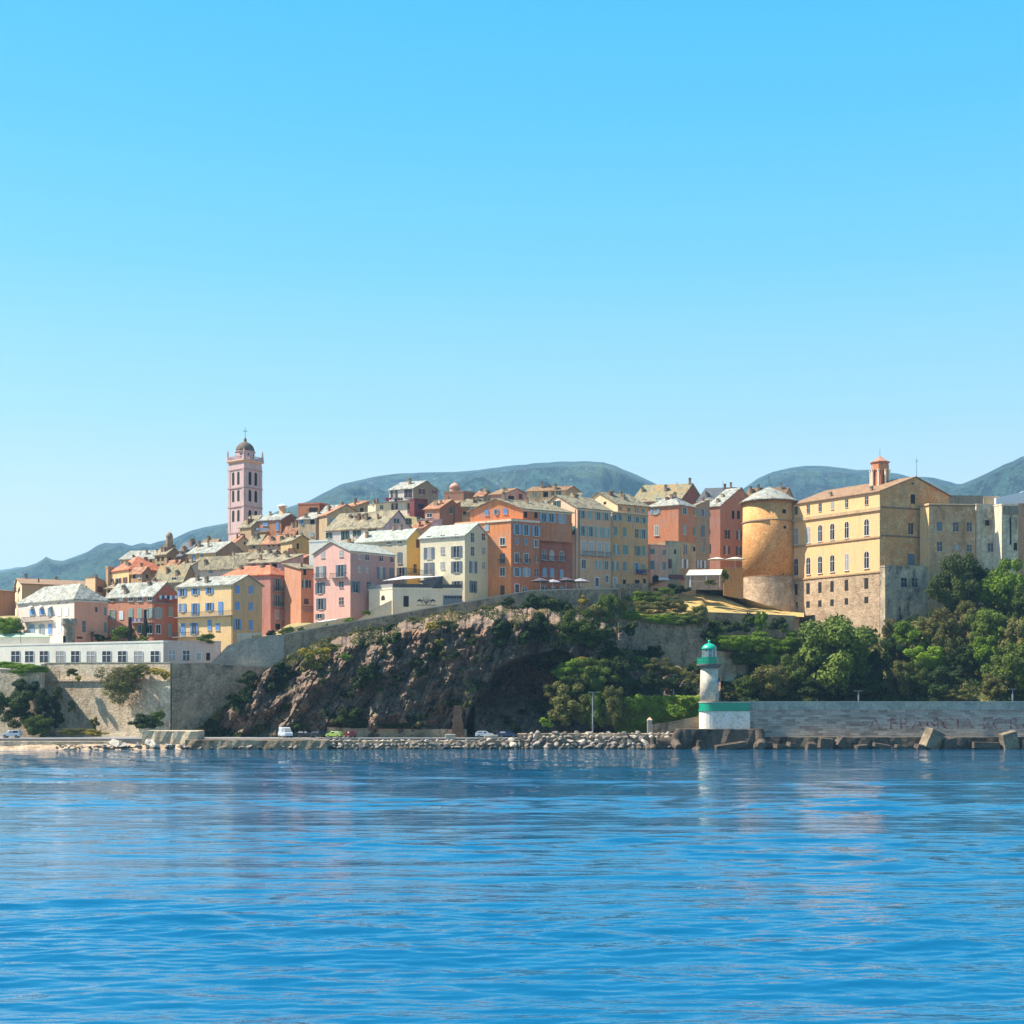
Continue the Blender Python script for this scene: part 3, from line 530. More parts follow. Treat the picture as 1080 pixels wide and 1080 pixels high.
house('house','narrow stained beige house with tall closed shutters right of the terracotta corner house','house',396.5,730,733.6,748.5,533.5,600,a1=30,a2=40,roof='shedL',ridge=527,wl=(186,156,128),wr=(190,158,128),rm=OLDSL,dirt=.95,ter=False,over=.3,
  wins=[('R',740.8,540.8,5,7.5,'s'),('R',741.2,560.5,3.8,12,'yc'),('R',741.8,579.8,3.6,6.5,'l'),('R',734.3,595,4,8.5,'w'),('R',741.2,595.2,5.5,8,'w')])
house('house','small pink house with sage shutters and a dark arch in front of the corner house','house',384,681.5,686,704.6,576,618,a1=20,a2=12,roof='flat',wl=(228,166,146),wr=(236,178,158),dirt=.35,
  wins=[('R',687.8,581.5,5,5.5,'g'),('R',700.7,582.8,3.4,5.5,'gc'),('R',687.6,596,5.5,9.5,'g'),('R',700.7,597,3.2,8.5,'gc'),('R',691.5,610.5,7,8,'ha')],ter=False)
house('house','low old stone house with one dark red door right of the small pink house','house',385,702,705,717,572,618,a1=20,a2=16,roof='flat',wl=(190,176,150),wr=(196,184,158),dirt=.9,wins=[('R',706.6,594.8,3.6,10,'nc'),('R',712,582,2,5,'h')],ter=False)
house('house','tall terracotta house with brown shutters just left of the round tower','house',430,746.5,759.6,800,533,605,a1=34,a2=30,roof='gR',ridge=515,wl=(170,116,100),wr=(202,130,98),rm=SLATE,dirt=.35,
  wins=[('R',773.2,543,2.6,8.5,'h'),('R',778.8,543,2.8,8.5,'h'),('R',767,563.7,5.8,9.5,'n'),('R',779.5,564.5,5.6,9.5,'n'),('R',766.4,580.2,6.6,9,'n'),('R',779.2,581,6,9,'n'),('L',748.3,543,2,4,'h'),('L',748.3,561,2,5,'h'),('L',748.6,579,2.4,10,'h')],chim=[(.5,.1,.9)])
house('house','house with a big dark blue-grey slate roof between lichen roof and terracotta house','house',440,736,772,790,528,560,a1=10,a2=34,roof='gR',ridge=514.5,wl=(176,120,108),rm=DKSL,dirt=.4,chim=[(.85,.2,1.2)],wins=[])
house('house','mauve dormer house with two pale windows set in the sloping roofs beside the slate roof','house',434,744,757,763,534,550,a1=14,a2=40,roof='shedL',ridge=528,wl=(216,158,140),rm=SLATE,dirt=.4,wins=[('L',752,532.5,4,4,'sc')],ter=False)
house('house','beige low-roofed house with two round chimneys behind the round tower','house',446,786,826,836,524,545,a1=10,a2=40,roof='gR',ridge=514.5,wl=(200,160,130),rm=BRTILE,dirt=.4,chim=[(.93,.3,1.6),(.75,.4,1.6)])
# ---- fortress
FC=(252,198,142)
fo=house('fortress','long honey-coloured fortress with arched windows and a rubble stone base','fortress',385,837,927.8,1001,518,662,a1=52,a2=22,roof='gR',ridge=503.3,wl=FC,mr_=stone('worn_gable_render',(216,162,112),(198,144,98),(208,174,132),.4,(150,132,112),.5,sx=(1,1,.6),bs_=.15,big=.2),rm=BRTILE,dirt=.3,over=.5,
  bands=[('L',536.5,.9,.45,(206,176,138)),('L',566,.45,.3,(196,160,120)),('L',603,.45,.35,(196,160,120)),('R',534.5,.35,.25,(140,120,100)),('R',564.5,.35,.25,(140,120,100))],
  plinth=(604,RST,.12),chim=[(.62,.08,1.1),(.14,.06,1.1)],ter=True)
FX=[839.7,852.5,865,877.8,893,914]
for (py,w,h_,st) in ((528,3.2,8.5,'p'),(556,4.2,17,'pa'),(590.3,4.2,17.5,'pa'),(615.3,3.6,11.5,'h'),(632.8,3.6,6.8,'h')):
    pos,_=fo.place('L',914); z=Z(py,pos.y)
    for x in FX: fo.addwin('L',x,z,w if x!=914 else w*1.15,h_,st,True)
for a_ in [('R',962.8,526.3,4.6,10,'h'),('R',962.3,510,2,2,'h'),('R',960.5,557.5,4.8,12,'n'),('R',960.8,590.3,7,12,'yc'),('R',972.4,577.5,2.6,10,'yc')]: fo.addwin(*a_)
GST=stone('stained_annex',(178,168,156),(150,142,134),(206,190,166),.5,(54,58,62),1.,sx=(1,1,.5),bs_=.2,big=.25)
GSW=stone('stained_warm_render',(208,162,120),(192,146,108),(202,178,148),.5,(110,98,86),.55,sx=(1,1,.5),bs_=.2,big=.2)
GSG=stone('stained_cream_render',(200,186,158),(178,164,140),(214,206,186),.5,(96,96,92),.8,sx=(1,1,.4),bs_=.2,big=.2)
house('fortress_annex','grey stained annex with two barred blue windows at the fortress corner','annex',383,928.2,933.5,979.5,598,680,a1=52,a2=14,roof='flat',mat=GST,ter=False,
  wins=[('R',953.3,614.6,5.6,10,'p'),('R',964.8,614.4,5.6,10,'p')])
house('fortress_wing','projecting beige fortress wing with six square windows above the dark pine','fortress wing',386,970,979.8,1028.5,532.5,630,a1=62,a2=6,roof='flat',wl=(252,204,150),mr_=GSW,ter=False,
  wins=[('R',990.8,555.4,5.4,9.5,'yc'),('R',1008,555.8,5.4,9.8,'p'),('R',1022.3,555.8,5.2,9.8,'p'),('R',991,576.6,5.2,9.8,'p'),('R',1009.2,577.2,4.2,6,'p'),('R',1022.3,578.3,4.8,7.5,'p')],bands=[('L',532.7,.3,.3,(180,150,120)),('R',532.7,.3,.3,(150,130,110))])
house('fortress_wing','grey-cream fortress bay with one small and one square window','fortress wing',388,1026.6,1029.8,1049.5,533,640,a1=60,a2=4,roof='flat',wl=(234,212,190),mr_=GSG,ter=False,
  wins=[('R',1041.3,551.5,4.4,6,'h'),('R',1044.6,577.5,5.6,9.2,'p'),('R',1049,551.5,1.6,5,'h')])
house('fortress_buttress','pale grey buttress tower with a dark vertical rust stain at the right edge','buttress',386,1047.8,1056.5,1073.5,533,640,a1=58,a2=4,roof='flat',wl=(242,224,206),mr_=GSG,ter=False,
  wins=[('R',1065.8,560,1.8,29,'h'),('R',1071,576.5,3.6,8,'h'),('R',1064,592.5,3.6,6,'h')],bands=[('R',538,2.2,.3,(150,140,125))])
house('fortress_wing','warm brown fortress wall cut off by the right edge','fortress wing',390,1072,1073.6,1130,532.5,640,a1=50,a2=8,roof='flat',wl=(206,160,124),wr=(206,160,124),dirt=.7,ter=False)
house('fortress_wall','long grey stained parapet wall behind the fortress wings','wall',402,998,1000,1037,524,560,a1=40,a2=4,roof='flat',wl=(170,160,146),dirt=1.,ter=False)
house('house','plain cream block between grey parapet and white tent roof','house',404,1036,1037.5,1054,525,560,a1=40,a2=4,roof='flat',wl=(214,190,152),dirt=.4,ter=False)
te=empty('exhibition_tent',P(1051,540,400),'white sloping tent roof rising behind the fortress at the right edge','tent')
m=MB(); A=[P(1050.5,525,400),P(1076,519.5,400),P(1082,517,400),P(1130,510,400)]
pts=[p-te.location for p in A]; back=[p+Vector((2,10,1.0)) for p in pts]
n=len(pts); lowp=[Vector((p.x,p.y,-6)) for p in pts]; lowb=[Vector((p.x,p.y,-6)) for p in back]
vs=pts+back+lowp+lowb
fs=[(i,i+1,n+i+1,n+i) for i in range(n-1)]; m.add(vs,fs); m.build('roof_canvas',WHITE,te)
m=MB(); m.add(vs,[(2*n+i,2*n+i+1,i+1,i) for i in range(n-1)]+[(0,n,3*n,2*n),(n+1,n+1,n+1,n+1)][:1]+[(n+i,n+i+1,3*n+i+1,3*n+i) for i in range(n-1)]); m.build('side_canvas',WHITE,te)
# belfry lantern on the fortress
bl=empty('belfry',Vector((P(928,515,396).x,396,Z(520,396))),'small octagonal brick belfry with white columns on the fortress roof','belfry')
z0=0; zt=Z(481,396)-bl.location.z; s=396/F
BRK=plaster((214,140,96),.4); COLW=plaster((250,232,216),.15)
def zl(py): return Z(py,396)-bl.location.z
m=MB()
for i in range(4):
    M=Matrix.Rotation(math.pi/4*i,4,'Z'); m.box(-1.95-.01*i,1.95+.01*i,-.28,.28,-1,zl(493),0,M)
m.lathe([(2.35,zl(497)),(2.45,zl(496)),(2.45,zl(490.5)),(2.0,zl(489.5))],8,a0=.5); m.build('drum',BRK,bl)
m=MB(); m.tube((0,0,-1),(0,0,zl(497.3)),.3,n=8); m.box(-.36,.36,-.36,.36,zl(497.3),zl(496)); me=m.mesh('column',COLW)
for i in range(8):
    t=2*math.pi*(i+.5)/8; obj('column',me,bl,(2.5*math.cos(t),2.5*math.sin(t),0))
m=MB(); m.lathe([(2.1,zl(490.5)),(2.75,zl(488.3)),(2.75,zl(487.6)),(1.4,zl(485)),(.25,zl(481.5)),(.05,zl(480.5))],8,a0=.5); m.build('roof',plaster((196,134,108),.4),bl)
m=MB(); m.tube((0,0,zl(481)),(0,0,zl(473)),.05,n=5); m.build('rod',IRON,bl)
# ---- round tower
tw=empty('round_tower',Vector((P(811,642,413.5).x,413.5,Z(645,413.5))),'massive round ochre stone tower with a conical slate roof','tower')
r=28/F*413.5; zz=lambda py: Z(py,413.5)-tw.location.z
OCH=stone('ochre_masonry',(226,172,116),(198,144,96),(220,174,122),1.4,(186,124,78),.35,bs_=.8)
m=MB(); m.lathe([(r,zz(610)),(r*.985,zz(570)),(r*.97,zz(529))],48); m.build('wall',OCH,tw,smooth=True)
m=MB(); m.lathe([(r*1.24,zz(650)),(r*1.15,zz(640)),(r*1.03,zz(611.5)),(r*1.03,zz(610.2)),(r*.9,zz(610.15))],48); m.build('stone_base',RST,tw,smooth=True)
for py,kk in ((610,1.018),(551.5,1.0)):
    m=MB(); m.lathe([(r*.95,zz(py)-.22),(r*kk+.12,zz(py)-.22),(r*kk+.12,zz(py)+.12),(r*.95,zz(py)+.12)],48); m.build('cornice',plaster((176,150,126),.6),tw)
m=MB(); m.box(r*.96,r*1.05,-.22,.22,zz(531.8),zz(530.2)); me=m.mesh('corbel',plaster((176,124,84),.5))
for i in range(56): obj('corbel',me,tw,(0,0,0),2*math.pi*i/56)
m=MB(); m.lathe([(r*1.11,zz(531)),(r*1.12,zz(530.2)),(r*.6,zz(521)),(.1,zz(513.4))],48); m.build('roof',SLATE,tw)
m=MB(); m.tube((0,0,zz(514)),(0,0,zz(502)),.06,n=5); m.build('rod',IRON,tw)
for px,py,w,h_ in ((827.2,539.3,.9,1.1),(827.8,556,.7,.8),(828.7,587,1.15,1.0),(829.5,606.5,2.2,1.1),(832,619,.6,.7)):
    dx=(px-540)/F; # intersect with tower circle, camera side
    cx=tw.location.x; cy=413.5
    aa=dx*dx+1; bb=-2*(dx*cx+cy); cc=cx*cx+cy*cy-(r*.985)**2; Y=(-bb-math.sqrt(max(0,bb*bb-4*aa*cc)))/(2*aa)
    X=dx*Y; ang=math.atan2(Y-cy,X-cx)+math.pi/2
    me,sh=win_meshes(w*1.2,h_,'h'); obj('window',me,tw,Vector((X-cx,Y-cy,Z(py,Y)-tw.location.z))+Vector((math.sin(ang)*0,0,0)),ang)
# ---- bell tower
STM=stone('stained_render',(190,170,150),(160,146,132),(206,184,158),.5,(70,72,74),.95,sx=(1,1,.5),bs_=.2,big=.3); D=440; a1=38; s=7.35; a=R(a1)
cor=P(257.4,578,D); u=Vector((-math.cos(a),math.sin(a),0)); v=Vector((math.sin(a),math.cos(a),0))
ctr=cor+u*s/2+v*s/2; zb=Z(600,D)
bt=empty('bell_tower',Vector((ctr.x,ctr.y,zb)),'tall square mauve-pink bell tower with a dark dome and cross','bell tower',rz=-a)
zz=lambda py: Z(py,D)-zb
MV=plaster((212,186,200),.5); MVD=plaster((184,156,168),.5); DOME=roofm('dome_slate',(120,108,96),(96,86,78),(150,130,110),.3)
h_=s/2
m=MB(); m.box(-h_,h_,-h_,h_,0,zz(487.5)); m.build('shaft',MV,bt)
for py,k,t in ((561,.12,.35),(533.5,.22,.35),(513.5,.22,.35),(494,.18,.3)):
    m=MB(); m.box(-h_-k,h_+k,-h_-k,h_+k,zz(py)-t/2,zz(py)+t/2); m.build('cornice',MVD,bt)
for y0,y1 in ((494,513.5),(513.5,533.5),(533.5,561)):
    for rr in range(4):
        M=Matrix.Rotation(rr*math.pi/2,4,'Z'); m=MB()
        for sx in (-1,1): m.box(sx*(h_-.45)-.45,sx*(h_-.45)+.45,-h_-.14,-h_+.1,zz(y1)+.2,zz(y0)-.2,0,M)
        m.build('pilasters',MV,bt)
m=MB(); z_=zz(488); m.lathe([(h_*1.30,z_),(h_*1.40,z_+.5),(h_*1.62,z_+.85),(h_*1.62,z_+1.1),(h_*1.3,z_+1.15)],4,a0=.5); m.build('cornice',plaster((222,190,180),.4),bt)
m=MB(); zp=z_+1.16; w_=h_*1.08
for rr in range(4):
    M=Matrix.Rotation(rr*math.pi/2,4,'Z'); m.box(-w_,w_-.003,-w_,-w_+.25,zp,zp+.15,0,M); m.box(-w_,w_-.003,-w_,-w_+.25,zp+1.1,zp+1.3,0,M)
    for i in range(14): x=-w_+.2+i*(2*w_-.4)/13; m.box(x-.11,x+.11,-w_+.05,-w_+.2,zp+.15,zp+1.1,0,M)
    m.box(-w_-.1,-w_+.5,-w_-.1,-w_+.5,zp-.003,zp+1.45,0,M)
m.build('balustrade',MV,bt)
m=MB(); dr=h_*.80; m.lathe([(dr,zp),(dr,zz(474.5)),(dr*1.1,zz(474.2)),(dr*1.1,zz(473.4)),(dr*.9,zz(473.3))],24); m.build('drum',MV,bt)
m=MB()
for i in range(8):
    t=2*math.pi*(i+.5)/8; M=Matrix.Rotation(t,4,'Z'); m.box(dr-.1,dr+.03,-.2,.2,zz(480.5),zz(476.5),0,M)
m.build('drum_openings',DARK,bt)
m=MB(); zd=zz(473.35); m.lathe([(dr*1.0,zd),(dr*1.0,zd+.5),(dr*.93,zd+1.2),(dr*.78,zd+1.95),(dr*.55,zd+2.55),(dr*.3,zd+2.95),(dr*.18,zd+3.1),(.45,zd+3.3),(.5,zd+3.9),(.3,zd+4.1),(.12,zd+4.6)],28); m.build('dome',DOME,bt,smooth=True)
m=MB(); zc=zd+4.5; m.box(-.06,.06,-.06,.06,zc,zc+3.1); m.box(-.75,.75,-.05,.05,zc+1.9,zc+2.05); m.build('cross',flat('weathered_copper',(70,120,128)),bt,rz=a)
def statue(name,parent,x,y,z):
    m=MB(); m.lathe([(.28,0),(.3,.3),(.24,.9),(.3,1.3),(.2,1.5),(.09,1.56),(.17,1.72),(.15,1.9),(.03,1.98)],10)
    m.tube((.2,0,1.35),(.42,-.1,.95),.09,.06,6); m.tube((-.2,0,1.35),(-.36,-.15,1.05),.09,.06,6)
    m.build(name,plaster((216,180,176),.3),parent,(x,y,z),smooth=True)
for sx in (-1,1):
    for sy in (-1,1): statue('statue',bt,sx*(w_-.2),sy*(w_-.2),zp+1.46)
wm,_=win_meshes(1.15,4.1,'ha'); wm2,_=win_meshes(1.15,3.6,'ha')
for rr,(c1,c2) in enumerate(((-1.35,1.05),(-1.3,1.1),(-1.2,1.2),(-1.2,1.2))):
    for py,me in ((503.3,wm),(521.8,wm2),(543,wm2)):
        for x in (c1,c2):
            p=Matrix.Rotation(rr*math.pi/2,4,'Z')@Vector((x,-h_,0)); obj('window',me,bt,(p.x,p.y,zz(py)),rr*math.pi/2)
for p in ((0,0),(-5,5),(5,5)): TER.append((ctr.x+p[0],ctr.y+p[1],Z(590,D)))
# grey chimney tower left
ct=empty('stone_turret',Vector((P(178.7,585,414).x,414,Z(590,414))),'slim round grey stone turret standing on the left skyline','turret')
zz=lambda py:Z(py,414)-ct.location.z
m=MB(); m.lathe([(1.0,0),(1.0,zz(570)),(.95,zz(565)),(.8,zz(563)),(.4,zz(561.5)),(.05,zz(561))],18); m.build('shaft',stone('turret_stone',(160,146,126),(136,124,110),(170,156,134),1.5),ct,smooth=True)
m=MB(); m.lathe([(.9,zz(566.3)),(1.1,zz(566.2)),(1.1,zz(565.6)),(.8,zz(565.5))],18); m.build('cornice',CONC,ct)
# round watchtower by the white house
wt=empty('watchtower',Vector((P(73,678,343).x,343,Z(682,343))),'grey round concrete watchtower with a wider battlemented top beside the white house','watchtower')
zz=lambda py:Z(py,343)-wt.location.z
m=MB(); m.lathe([(1.35,0),(1.3,zz(661))],20); m.lathe([(1.3,zz(661.2)),(1.8,zz(659)),(1.8,zz(655)),(1.5,zz(654.9))],20); m.build('shaft',stone('tower_concrete',(150,146,138),(130,128,120),(160,156,146),1.2),wt)
m=MB()
for i in range(8):
    t=2*math.pi*i/8; M=Matrix.Rotation(t,4,'Z'); m.box(1.35,1.78,-.42,.42,zz(655.1),zz(652.6),0,M)
m.build('battlements',CONC,wt)
m=MB(); m.box(-1.1,-.5,-1.28,-1.1,.6,zz(671)); m.build('door',DARK,wt)
# ================================================================ RAMPARTS, CLIFF, GROUND
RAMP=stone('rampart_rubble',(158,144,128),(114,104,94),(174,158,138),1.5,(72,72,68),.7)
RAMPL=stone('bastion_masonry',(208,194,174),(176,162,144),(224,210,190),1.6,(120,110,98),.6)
SMOOTH=stone('smooth_render_wall',(160,160,156),(146,146,144),(170,168,160),.5,(110,112,112),.35,bs_=.2)
COPE=flat('sunlit_coping',(206,192,170),.9,var=.3,scale=1.)  # pale colour stands in for the sunlit line along wall tops
def strip(name,label,cat,pts,thick,mat,cope=None,sub=1):
    """masonry wall along photo points (px, py_top, py_bottom, distance)"""
    P0=P(pts[0][0],pts[0][2],pts[0][3]); root=empty(name,P0,label,cat)
    m=MB(); f=[];b=[]
    for px,yt,yb,D in pts:
        f.append((P(px,yt,D)-P0,P(px,yb,D)-P0)); 
    n=len(f); vs=[]
    off=Vector((0,thick,0))
    for t,bb in f: vs+= [t,bb,t+off,bb+off]
    fs=[]
    for i in range(n-1):
        a=4*i;c=4*(i+1); fs+=[(a,a+1,c+1,c),(a+2,c+2,c+3,a+3),(a,c,c+2,a+2)]
    fs+=[(0,2,3,1),(4*(n-1),4*(n-1)+1,4*(n-1)+3,4*(n-1)+2)]
    m.add(vs,fs); m.build('masonry',mat,root)
    if cope:
        m=MB(); k=.12
        for i in range(n-1):
            t0,t1=f[i][0],f[i+1][0]
            q=[t0+Vector((0,-k,.003)),t1+Vector((0,-k,.003)),t1+Vector((0,thick+k,.003)),t0+Vector((0,thick+k,.003))]
            m.slab([w+Vector((0,0,cope)) for w in q],cope)
        m.build('coping',COPE,root)
    return root
strip('rampart_wall','long stone rampart climbing along the cliff top under the coloured houses','rampart',
  [(300,669.5,712,331),(345,661,702,334),(395,652.5,690,337),(450,642.5,676,339),(500,634,668,341),(522,630,668,342),(560,623.5,672,343),(605,622,690,343.5),(651.5,621.5,705,344)],1.2,RAMP,.25)
strip('rampart_wall','short side wall of the rampart corner next to the dry grass terrace','rampart',[(652,621.5,705,344.01),(655,622.5,705,362)],.9,RAMP)
strip('rampart_wall','smooth grey-blue retaining wall stepping up to the rampart','retaining wall',
  [(222,700.5,712,329.5),(240,681.5,712,329.7),(258,674.5,712,330),(285,670.5,712,330.4),(299.6,669.6,712,330.8)],1.2,SMOOTH,.1)
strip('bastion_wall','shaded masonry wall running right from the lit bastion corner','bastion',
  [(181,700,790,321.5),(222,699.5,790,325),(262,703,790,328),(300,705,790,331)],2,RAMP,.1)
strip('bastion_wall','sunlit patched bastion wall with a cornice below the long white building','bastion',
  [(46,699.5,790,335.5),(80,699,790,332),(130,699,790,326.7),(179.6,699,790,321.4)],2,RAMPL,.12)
strip('bastion_cornice','thin stone string course along the sunlit bastion','cornice',[(50,716.3,718.6,334.6),(130,716.3,718.6,326.2),(179.5,716.3,718.6,321.0)],.7,RAMPL)
strip('bastion_wall','pale bastion wall with creeper on top at the far left','bastion',
  [(-80,703,790,334),(0,706,790,327),(43,707,790,325)],2,RAMPL,.1)
strip('bastion_wall','dark flank wall between the two pale bastions','bastion',[(43.2,700,790,325.2),(46.2,699.6,790,335.2)],1.5,RAMPL)
W3=strip('rampart_wall','big grey rubble wall below the overgrown terrace','rampart',
  [(648,648,716,348),(700,649,716,348),(745,650,716,348.5)],1.5,RAMP)
strip('rampart_wall','low brown parapet wall below the dry grass at the round tower','rampart',
  [(742,646,672,366),(800,648,672,368),(838,650,674,369),(843,650,675,378)],1.0,stone('brown_parapet',(186,152,122),(150,122,98),(196,164,130),1.4,(100,86,72),.7),.15)
strip('rampart_wall','light stone wall half hidden under bright green creeper behind the lighthouse','rampart',
  [(750,686,722,350),(776,689,722,350.5),(800,692,722,356),(850,694,722,360)],1.2,RAMPL,.1)
# restaurant terrace
strip('ramp_wall','cream stepped ramp wall left of the terrace restaurant','wall',[(376,655,668,344.5),(395,642,664,344.6),(413,633.5,660,344.8)],.6,plaster((224,214,196),.2),.08)
te_=house('restaurant','cream terrace restaurant with a dark flower emblem and a grey garage door','restaurant',346,389,414,487.5,621.5,662,a1=40,a2=6,roof='flat',wl=(240,232,214),wr=(228,218,202),dirt=.15,over=0,ter=False,
  wins=[('R',428.3,634.3,5.4,11.5,'h'),('L',404,630.5,4,5,'ha')])
fr=te_
pos,ang=fr.place('R',477.3); m=MB(); s=pos.y/F; z=Z(633.2,pos.y); m.box(-10*s,10*s,-.08,.05,-5.2*s,5.2*s); ga=m.build('garage_door',SH['y'],fr.rt,fr.loc(Vector((pos.x,pos.y,z))),ang)
m=MB()
for i in range(6): x=(-8.2+i*3.1)*s; m.box(x,x+2.4*s,-.1,-.082,2.2*s,4.2*s)
m.build('pane',DARK,ga)
# emblem: wings, crossing stems, small crown, base line
pos,ang=fr.place('R',449.6); z=Z(637,pos.y); s=pos.y/F; EM=flat('emblem_grey',(70,70,78),.6)
m=MB()
def stroke(pts,w):
    for i in range(len(pts)-1):
        p=Vector((pts[i][0]*s,-.05,pts[i][1]*s)); q=Vector((pts[i+1][0]*s,-.05,pts[i+1][1]*s)); w0=w[i]*s*1.5;w1=w[i+1]*s*1.5
        m.add([p+Vector((0,0,-w0)),q+Vector((0,0,-w1)),q+Vector((0,0,w1)),p+Vector((0,0,w0)),p+Vector((0,.08,-w0)),q+Vector((0,.08,-w1)),q+Vector((0,.08,w1)),p+Vector((0,.08,w0))],[(0,1,2,3),(4,7,6,5),(0,4,5,1),(2,6,7,3),(0,3,7,4),(1,5,6,2)])
for sg in (-1,1):
    stroke([(sg*10,3.6),(sg*8.8,4.9),(sg*6.5,5.6),(sg*4.5,4.6)],[.1,.6,.8,.4])
    stroke([(sg*6.8,5.2),(sg*5,3.6),(sg*3.8,1.8),(sg*3.4,.7)],[.35]*4)
    stroke([(sg*4.4,5.6),(sg*2.6,4.2),(sg*.6,2.2),(sg*-.8,.7)],[.35]*4)
    stroke([(sg*3.2,6.6),(sg*1.8,5.2),(-sg*1.2,2.8)],[.3]*3)
    stroke([(sg*10,.2),(sg*.7,.2)],[.18,.18]); stroke([(sg*.4,5.6),(sg*1.2,7.2),(sg*1.0,9.0)],[.3,.35,.3])
    stroke([(sg*2.6,8.0),(sg*3.3,8.0)],[.4,.4])
m.build('emblem',EM,fr.rt,fr.loc(Vector((pos.x,pos.y,z-1.5*s))),ang)
# glass rail, deck clutter and canopy
for face,x0,x1 in (('R',414,487),('L',389,414)):
    pos,ang=fr.place(face,(x0+x1)/2); W=abs(((fr.tL if face=='L' else fr.tR)(x1))-((fr.tL if face=='L' else fr.tR)(x0))); m=MB()
    m.box(-W/2,W/2,-.02,.02,0,.9); m.build('glass_rail',GLASS,fr.rt,fr.loc(Vector((pos.x,pos.y+.2,fr.ze+.46))),ang)
cn=empty('sail_canopy',P(440,621,349),'wide grey-white canopy with dark side panel over the restaurant terrace','canopy')
q=[P(403,612.5,350),P(425,607.5,356),P(467,607.2,356),P(466,607.5,347)]
m=MB(); m.slab([p-cn.location for p in q],.08); m.build('canopy_cloth',flat('canopy_cloth',(214,208,204),.7,var=.1),cn)
m=MB(); q=[P(466.3,607.6,346.9),P(467.3,620.5,346.9),P(456,620.5,346.9),P(440,613,347.4)]
m.add([p-cn.location for p in q]+[p-cn.location+Vector((0,.1,0)) for p in q],[(0,1,2,3),(7,6,5,4),(0,4,5,1),(2,6,7,3),(0,3,7,4),(1,5,6,2)]); m.build('side_panel',SH['k'],cn)
m=MB()
for px,yt in ((408,611.5),(425,610.5),(443,609.5),(466.5,608)): m.tube(P(px,621.5,348)-cn.location,P(px,yt,348)-cn.location,.07,n=6)
m.build('posts',IRON,cn)
for i,px in enumerate((418,428,437,448,457)):
    t=empty('restaurant_table',P(px,621.5,348),('dark restaurant table nearest the open end of the canopy','second dark table under the restaurant canopy','middle dark table under the restaurant canopy','fourth dark table under the restaurant canopy','dark table beside the canopy side panel')[i],'table','tables on the restaurant terrace')
    m=MB(); m.box(-.6,.6,-.4,.4,.72,.76); m.build('table_top',SH['k'],t); m=MB(); m.tube((0,0,0),(0,0,.72),.05); m.lathe([(.3,0),(.3,.04)],10); m.build('leg',IRON,t)
# ---------------------------------------------------------------- terrain under the town
front=[(-260,676,338),(-60,692,374),(0,690,364),(44,692,357),(120,696,349),(180,699,342),(240,690,338),(300,673,334),(345,664,337),(395,655.5,340),(450,645.5,342),(522,632.5,345),(560,626,346),(651,624.5,347),(664,619,377),(700,612,384),(760,606,398),(782,630,404),(845,650,402),(930,640,405),(1100,600,410),(1300,600,410)]
fx=[P(a,b,c) for a,b,c in front]
FX_=np.array([p.x for p in fx]); FY_=np.array([p.y for p in fx]); FZ_=np.array([p.z for p in fx])
def lerpf(x,A): return float(np.interp(x,FX_,A))
TP=np.array(TER)
nx,ny=260,70; xs=np.linspace(FX_[0],FX_[-1],nx); vs=[];fs=[]
for j in range(ny):
    for i,x in enumerate(xs):
        y0=lerpf(x,FY_); t=j/(ny-1); y=y0+(540-y0)*t**1.7; z0=lerpf(x,FZ_)
        d2=(TP[:,0]-x)**2+(TP[:,1]-y)**2+1; w=1/d2**3
        # nearby lower floor heights dominate so the ground stays under the houses
        zi=float((w*TP[:,2]).sum()/w.sum()); k=min(1,max(0,(y-y0)/(16 if x<-20 else 12)))
        z=z0*(1-k)+min(zi,zi)*k
        if t>.72: z=z*(1-(t-.72)/.28*.9)
        vs.append((x,y,z))
for j in range(ny-1):
    for i in range(nx-1): a=j*nx+i; fs.append((a,a+1,a+nx+1,a+nx))
m=MB(); m.add(vs,fs); struct(m.build('town_ground',stone('town_ground_stone',(190,172,142),(160,144,116),(150,146,104),.5,(110,104,80),.5),smooth=True))
# terrace with dry grass
DRY=stone('dry_grass',(218,186,124),(196,164,104),(186,168,112),.9,(134,136,80),.5,sx=(1,1,1),big=.25)
vs=[];fs=[]; nx,ny=60,26
for j in range(ny):
    for i in range(nx):
        px=650+ (848-650)*i/(nx-1); t=j/(ny-1)
        D0=349.3 if px<742 else 367.5+max(0,(px-800)/43); py0=649.5 if px<742 else (646.4+ (px-742)/100*4)
        if 742<=px: D0=367.2+ (px-742)/100*2
        py1=np.interp(px,[650,680,715,760,790,848],[636,624,618,625,640,646]); D1=424
        D=D0+(D1-D0)*t; z0=Z(py0,D0); z1=Z(py1,D1)
        X=(px-540)/F*D; z=z0+(z1-z0)*(t**.8)+.25*noise.noise(Vector((X*.4,D*.4,0)))*(1 if t>0 else 0)
        vs.append((X,D,z))
for j in range(ny-1):
    for i in range(nx-1): a=j*nx+i; fs.append((a,a+1,a+nx+1,a+nx))
m=MB(); m.add(vs,fs); struct(m.build('grass_terrace',DRY,smooth=True))
